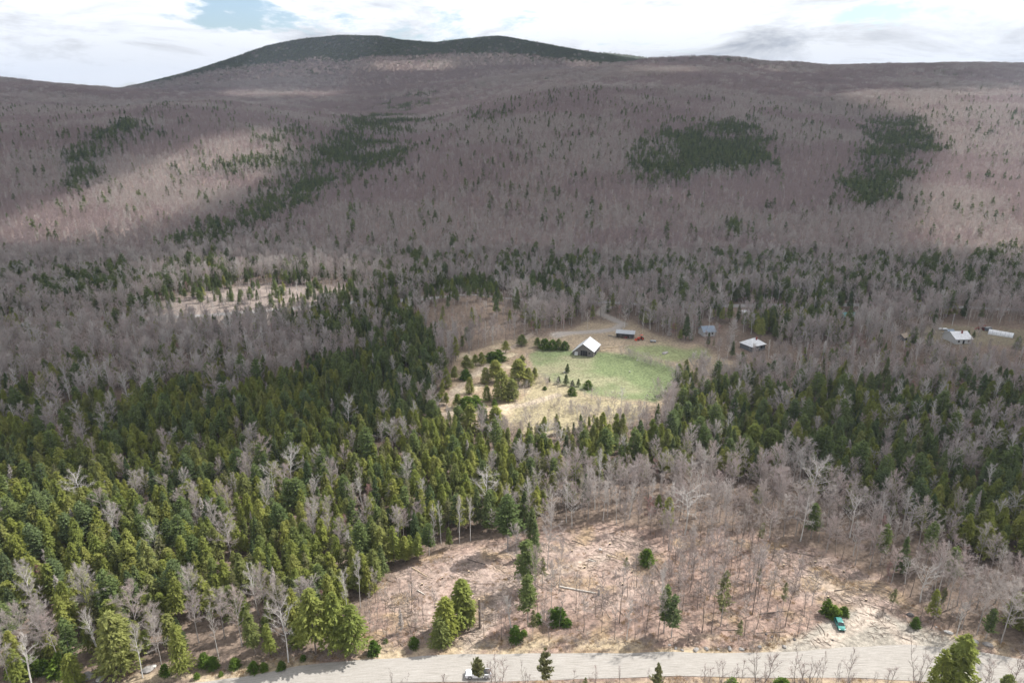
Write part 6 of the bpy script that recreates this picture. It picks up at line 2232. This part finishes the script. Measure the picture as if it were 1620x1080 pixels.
def litter():
    r = np.random.default_rng(99)
    # slash
    n = 26000
    px = r.uniform(440, 1640, n); py = r.uniform(825, 1062, n)
    pts_y = np.array([-CAM_H / t for t in t_of(py)]); ptx = (px - 810) / 1080.0 * (pts_y * CP + CAM_H * SP)
    m = inpoly(px, py, CLEAR_ALL)
    up = np.interp(px, [a for a, b in ROAD_UP], [b for a, b in ROAD_UP])
    cl = inpoly(px, py, CLEAR1) | inpoly(px, py, CLEAR2)
    den = np.where(cl, 0.75, 0.22) * sstep(.30, .62, fbm(ptx / 6., pts_y / 6., 101, 3)) * 1.3
    m &= (r.random(n) < den) & (py < up - 8)
    x, y = ptx[m], pts_y[m]
    z = H(x, y)
    sticks = [stick_mesh(i, 0.8 + 0.42 * (i % 6), 0.035 + 0.016 * (i % 4)) for i in range(10)]
    k = len(x)
    scatter('slash', sticks, np.stack([x, y, z + .02], 1), r.integers(0, 10, k), r.random(k) * 6.28, 0.55 + 0.75 * r.random(k),
            'cut branches, chips and sticks strewn over the clearing', 'slash')
    # bracken, dry grass tufts and low twigs
    n = 30000
    px = r.uniform(-60, 1680, n); py = r.uniform(830, 1150, n)
    yy = np.array(-CAM_H / t_of(py)); xx = (px - 810) / 1080.0 * (yy * CP + CAM_H * SP)
    up = np.interp(px, [a for a, b in ROAD_UP], [b for a, b in ROAD_UP]); lo = np.interp(px, [a for a, b in ROAD_LO], [b for a, b in ROAD_LO])
    verge = (py < up - 1) & (py > up - 30)
    inn = inpoly(px, py, CLEAR_ALL) | verge | (py > lo + 2)
    f = fbm(xx / 5., yy / 5., 103, 3)
    m = inn & ~((py > up - 2) & (py < lo + 2)) & (r.random(n) < np.where(verge | (py > lo), 0.8, 0.5) * sstep(.35, .6, f)) & ~inpoly(px, py, PULLOFF)
    x, y = xx[m], yy[m]; k = len(x)
    tufts = [brush_mesh(200 + i, M_DEADLEAF, 0.9, 0.35, 46, 0.05) for i in range(4)] + [brush_mesh(210 + i, TWIG, 1.1, 0.9, 40, 0.025) for i in range(4)]
    scatter('dry_undergrowth', tufts, np.stack([x, y, H(x, y)], 1), r.integers(0, 8, k), r.random(k) * 6.28, 0.5 + 0.8 * r.random(k),
            'dry bracken, grass tufts and twiggy undergrowth on the clearing and verges', 'undergrowth')
    # hedgerow brush and field margins
    xs, ys = [], []
    for line, w, cnt in (([(985, 560), (1015, 572), (1030, 578), (1052, 582), (1080, 590)], 1.0, 60), ([(850, 604), (880, 612), (930, 628), (960, 640)], 2.0, 40),
                         ([(870, 640), (920, 655), (960, 662), (1010, 655)], 2.5, 90), ([(1110, 592), (1150, 596), (1190, 592)], 2.0, 40), ([(830, 640), (850, 670), (800, 690)], 3.0, 60),
                         ([(820, 575), (830, 600), (825, 625)], 2.0, 40)):
        W = pix2ground(line)[:, :2]
        for _ in range(cnt):
            i = r.integers(0, len(W) - 1); t = r.random()
            p = W[i] * (1 - t) + W[i + 1] * t + r.normal(0, w, 2)
            xs.append(p[0]); ys.append(p[1])
    x = np.array(xs); y = np.array(ys); k = len(x)
    shr = [bare_tree(1800 + i, h=3.2 + .5 * i, cb=0.05, spread=1.6, limbs=9, twigs=240, tw=0.03, tlen=0.7, trunk_r=0.04) for i in range(4)]
    ms = [joined((W, T, (0, 0, 0), 0, 1)).mesh('hedge', [BARK, TWIG]) for W, T in shr]
    scatter('hedgerow_brush', ms, np.stack([x, y, H(x, y)], 1), r.integers(0, 4, k), r.random(k) * 6.28, 0.5 + 0.7 * r.random(k),
            'leafless grey brush along the field margins', 'brush')
    # the dark understorey that fills the gaps below the forest
    print('litter', k)


litter()
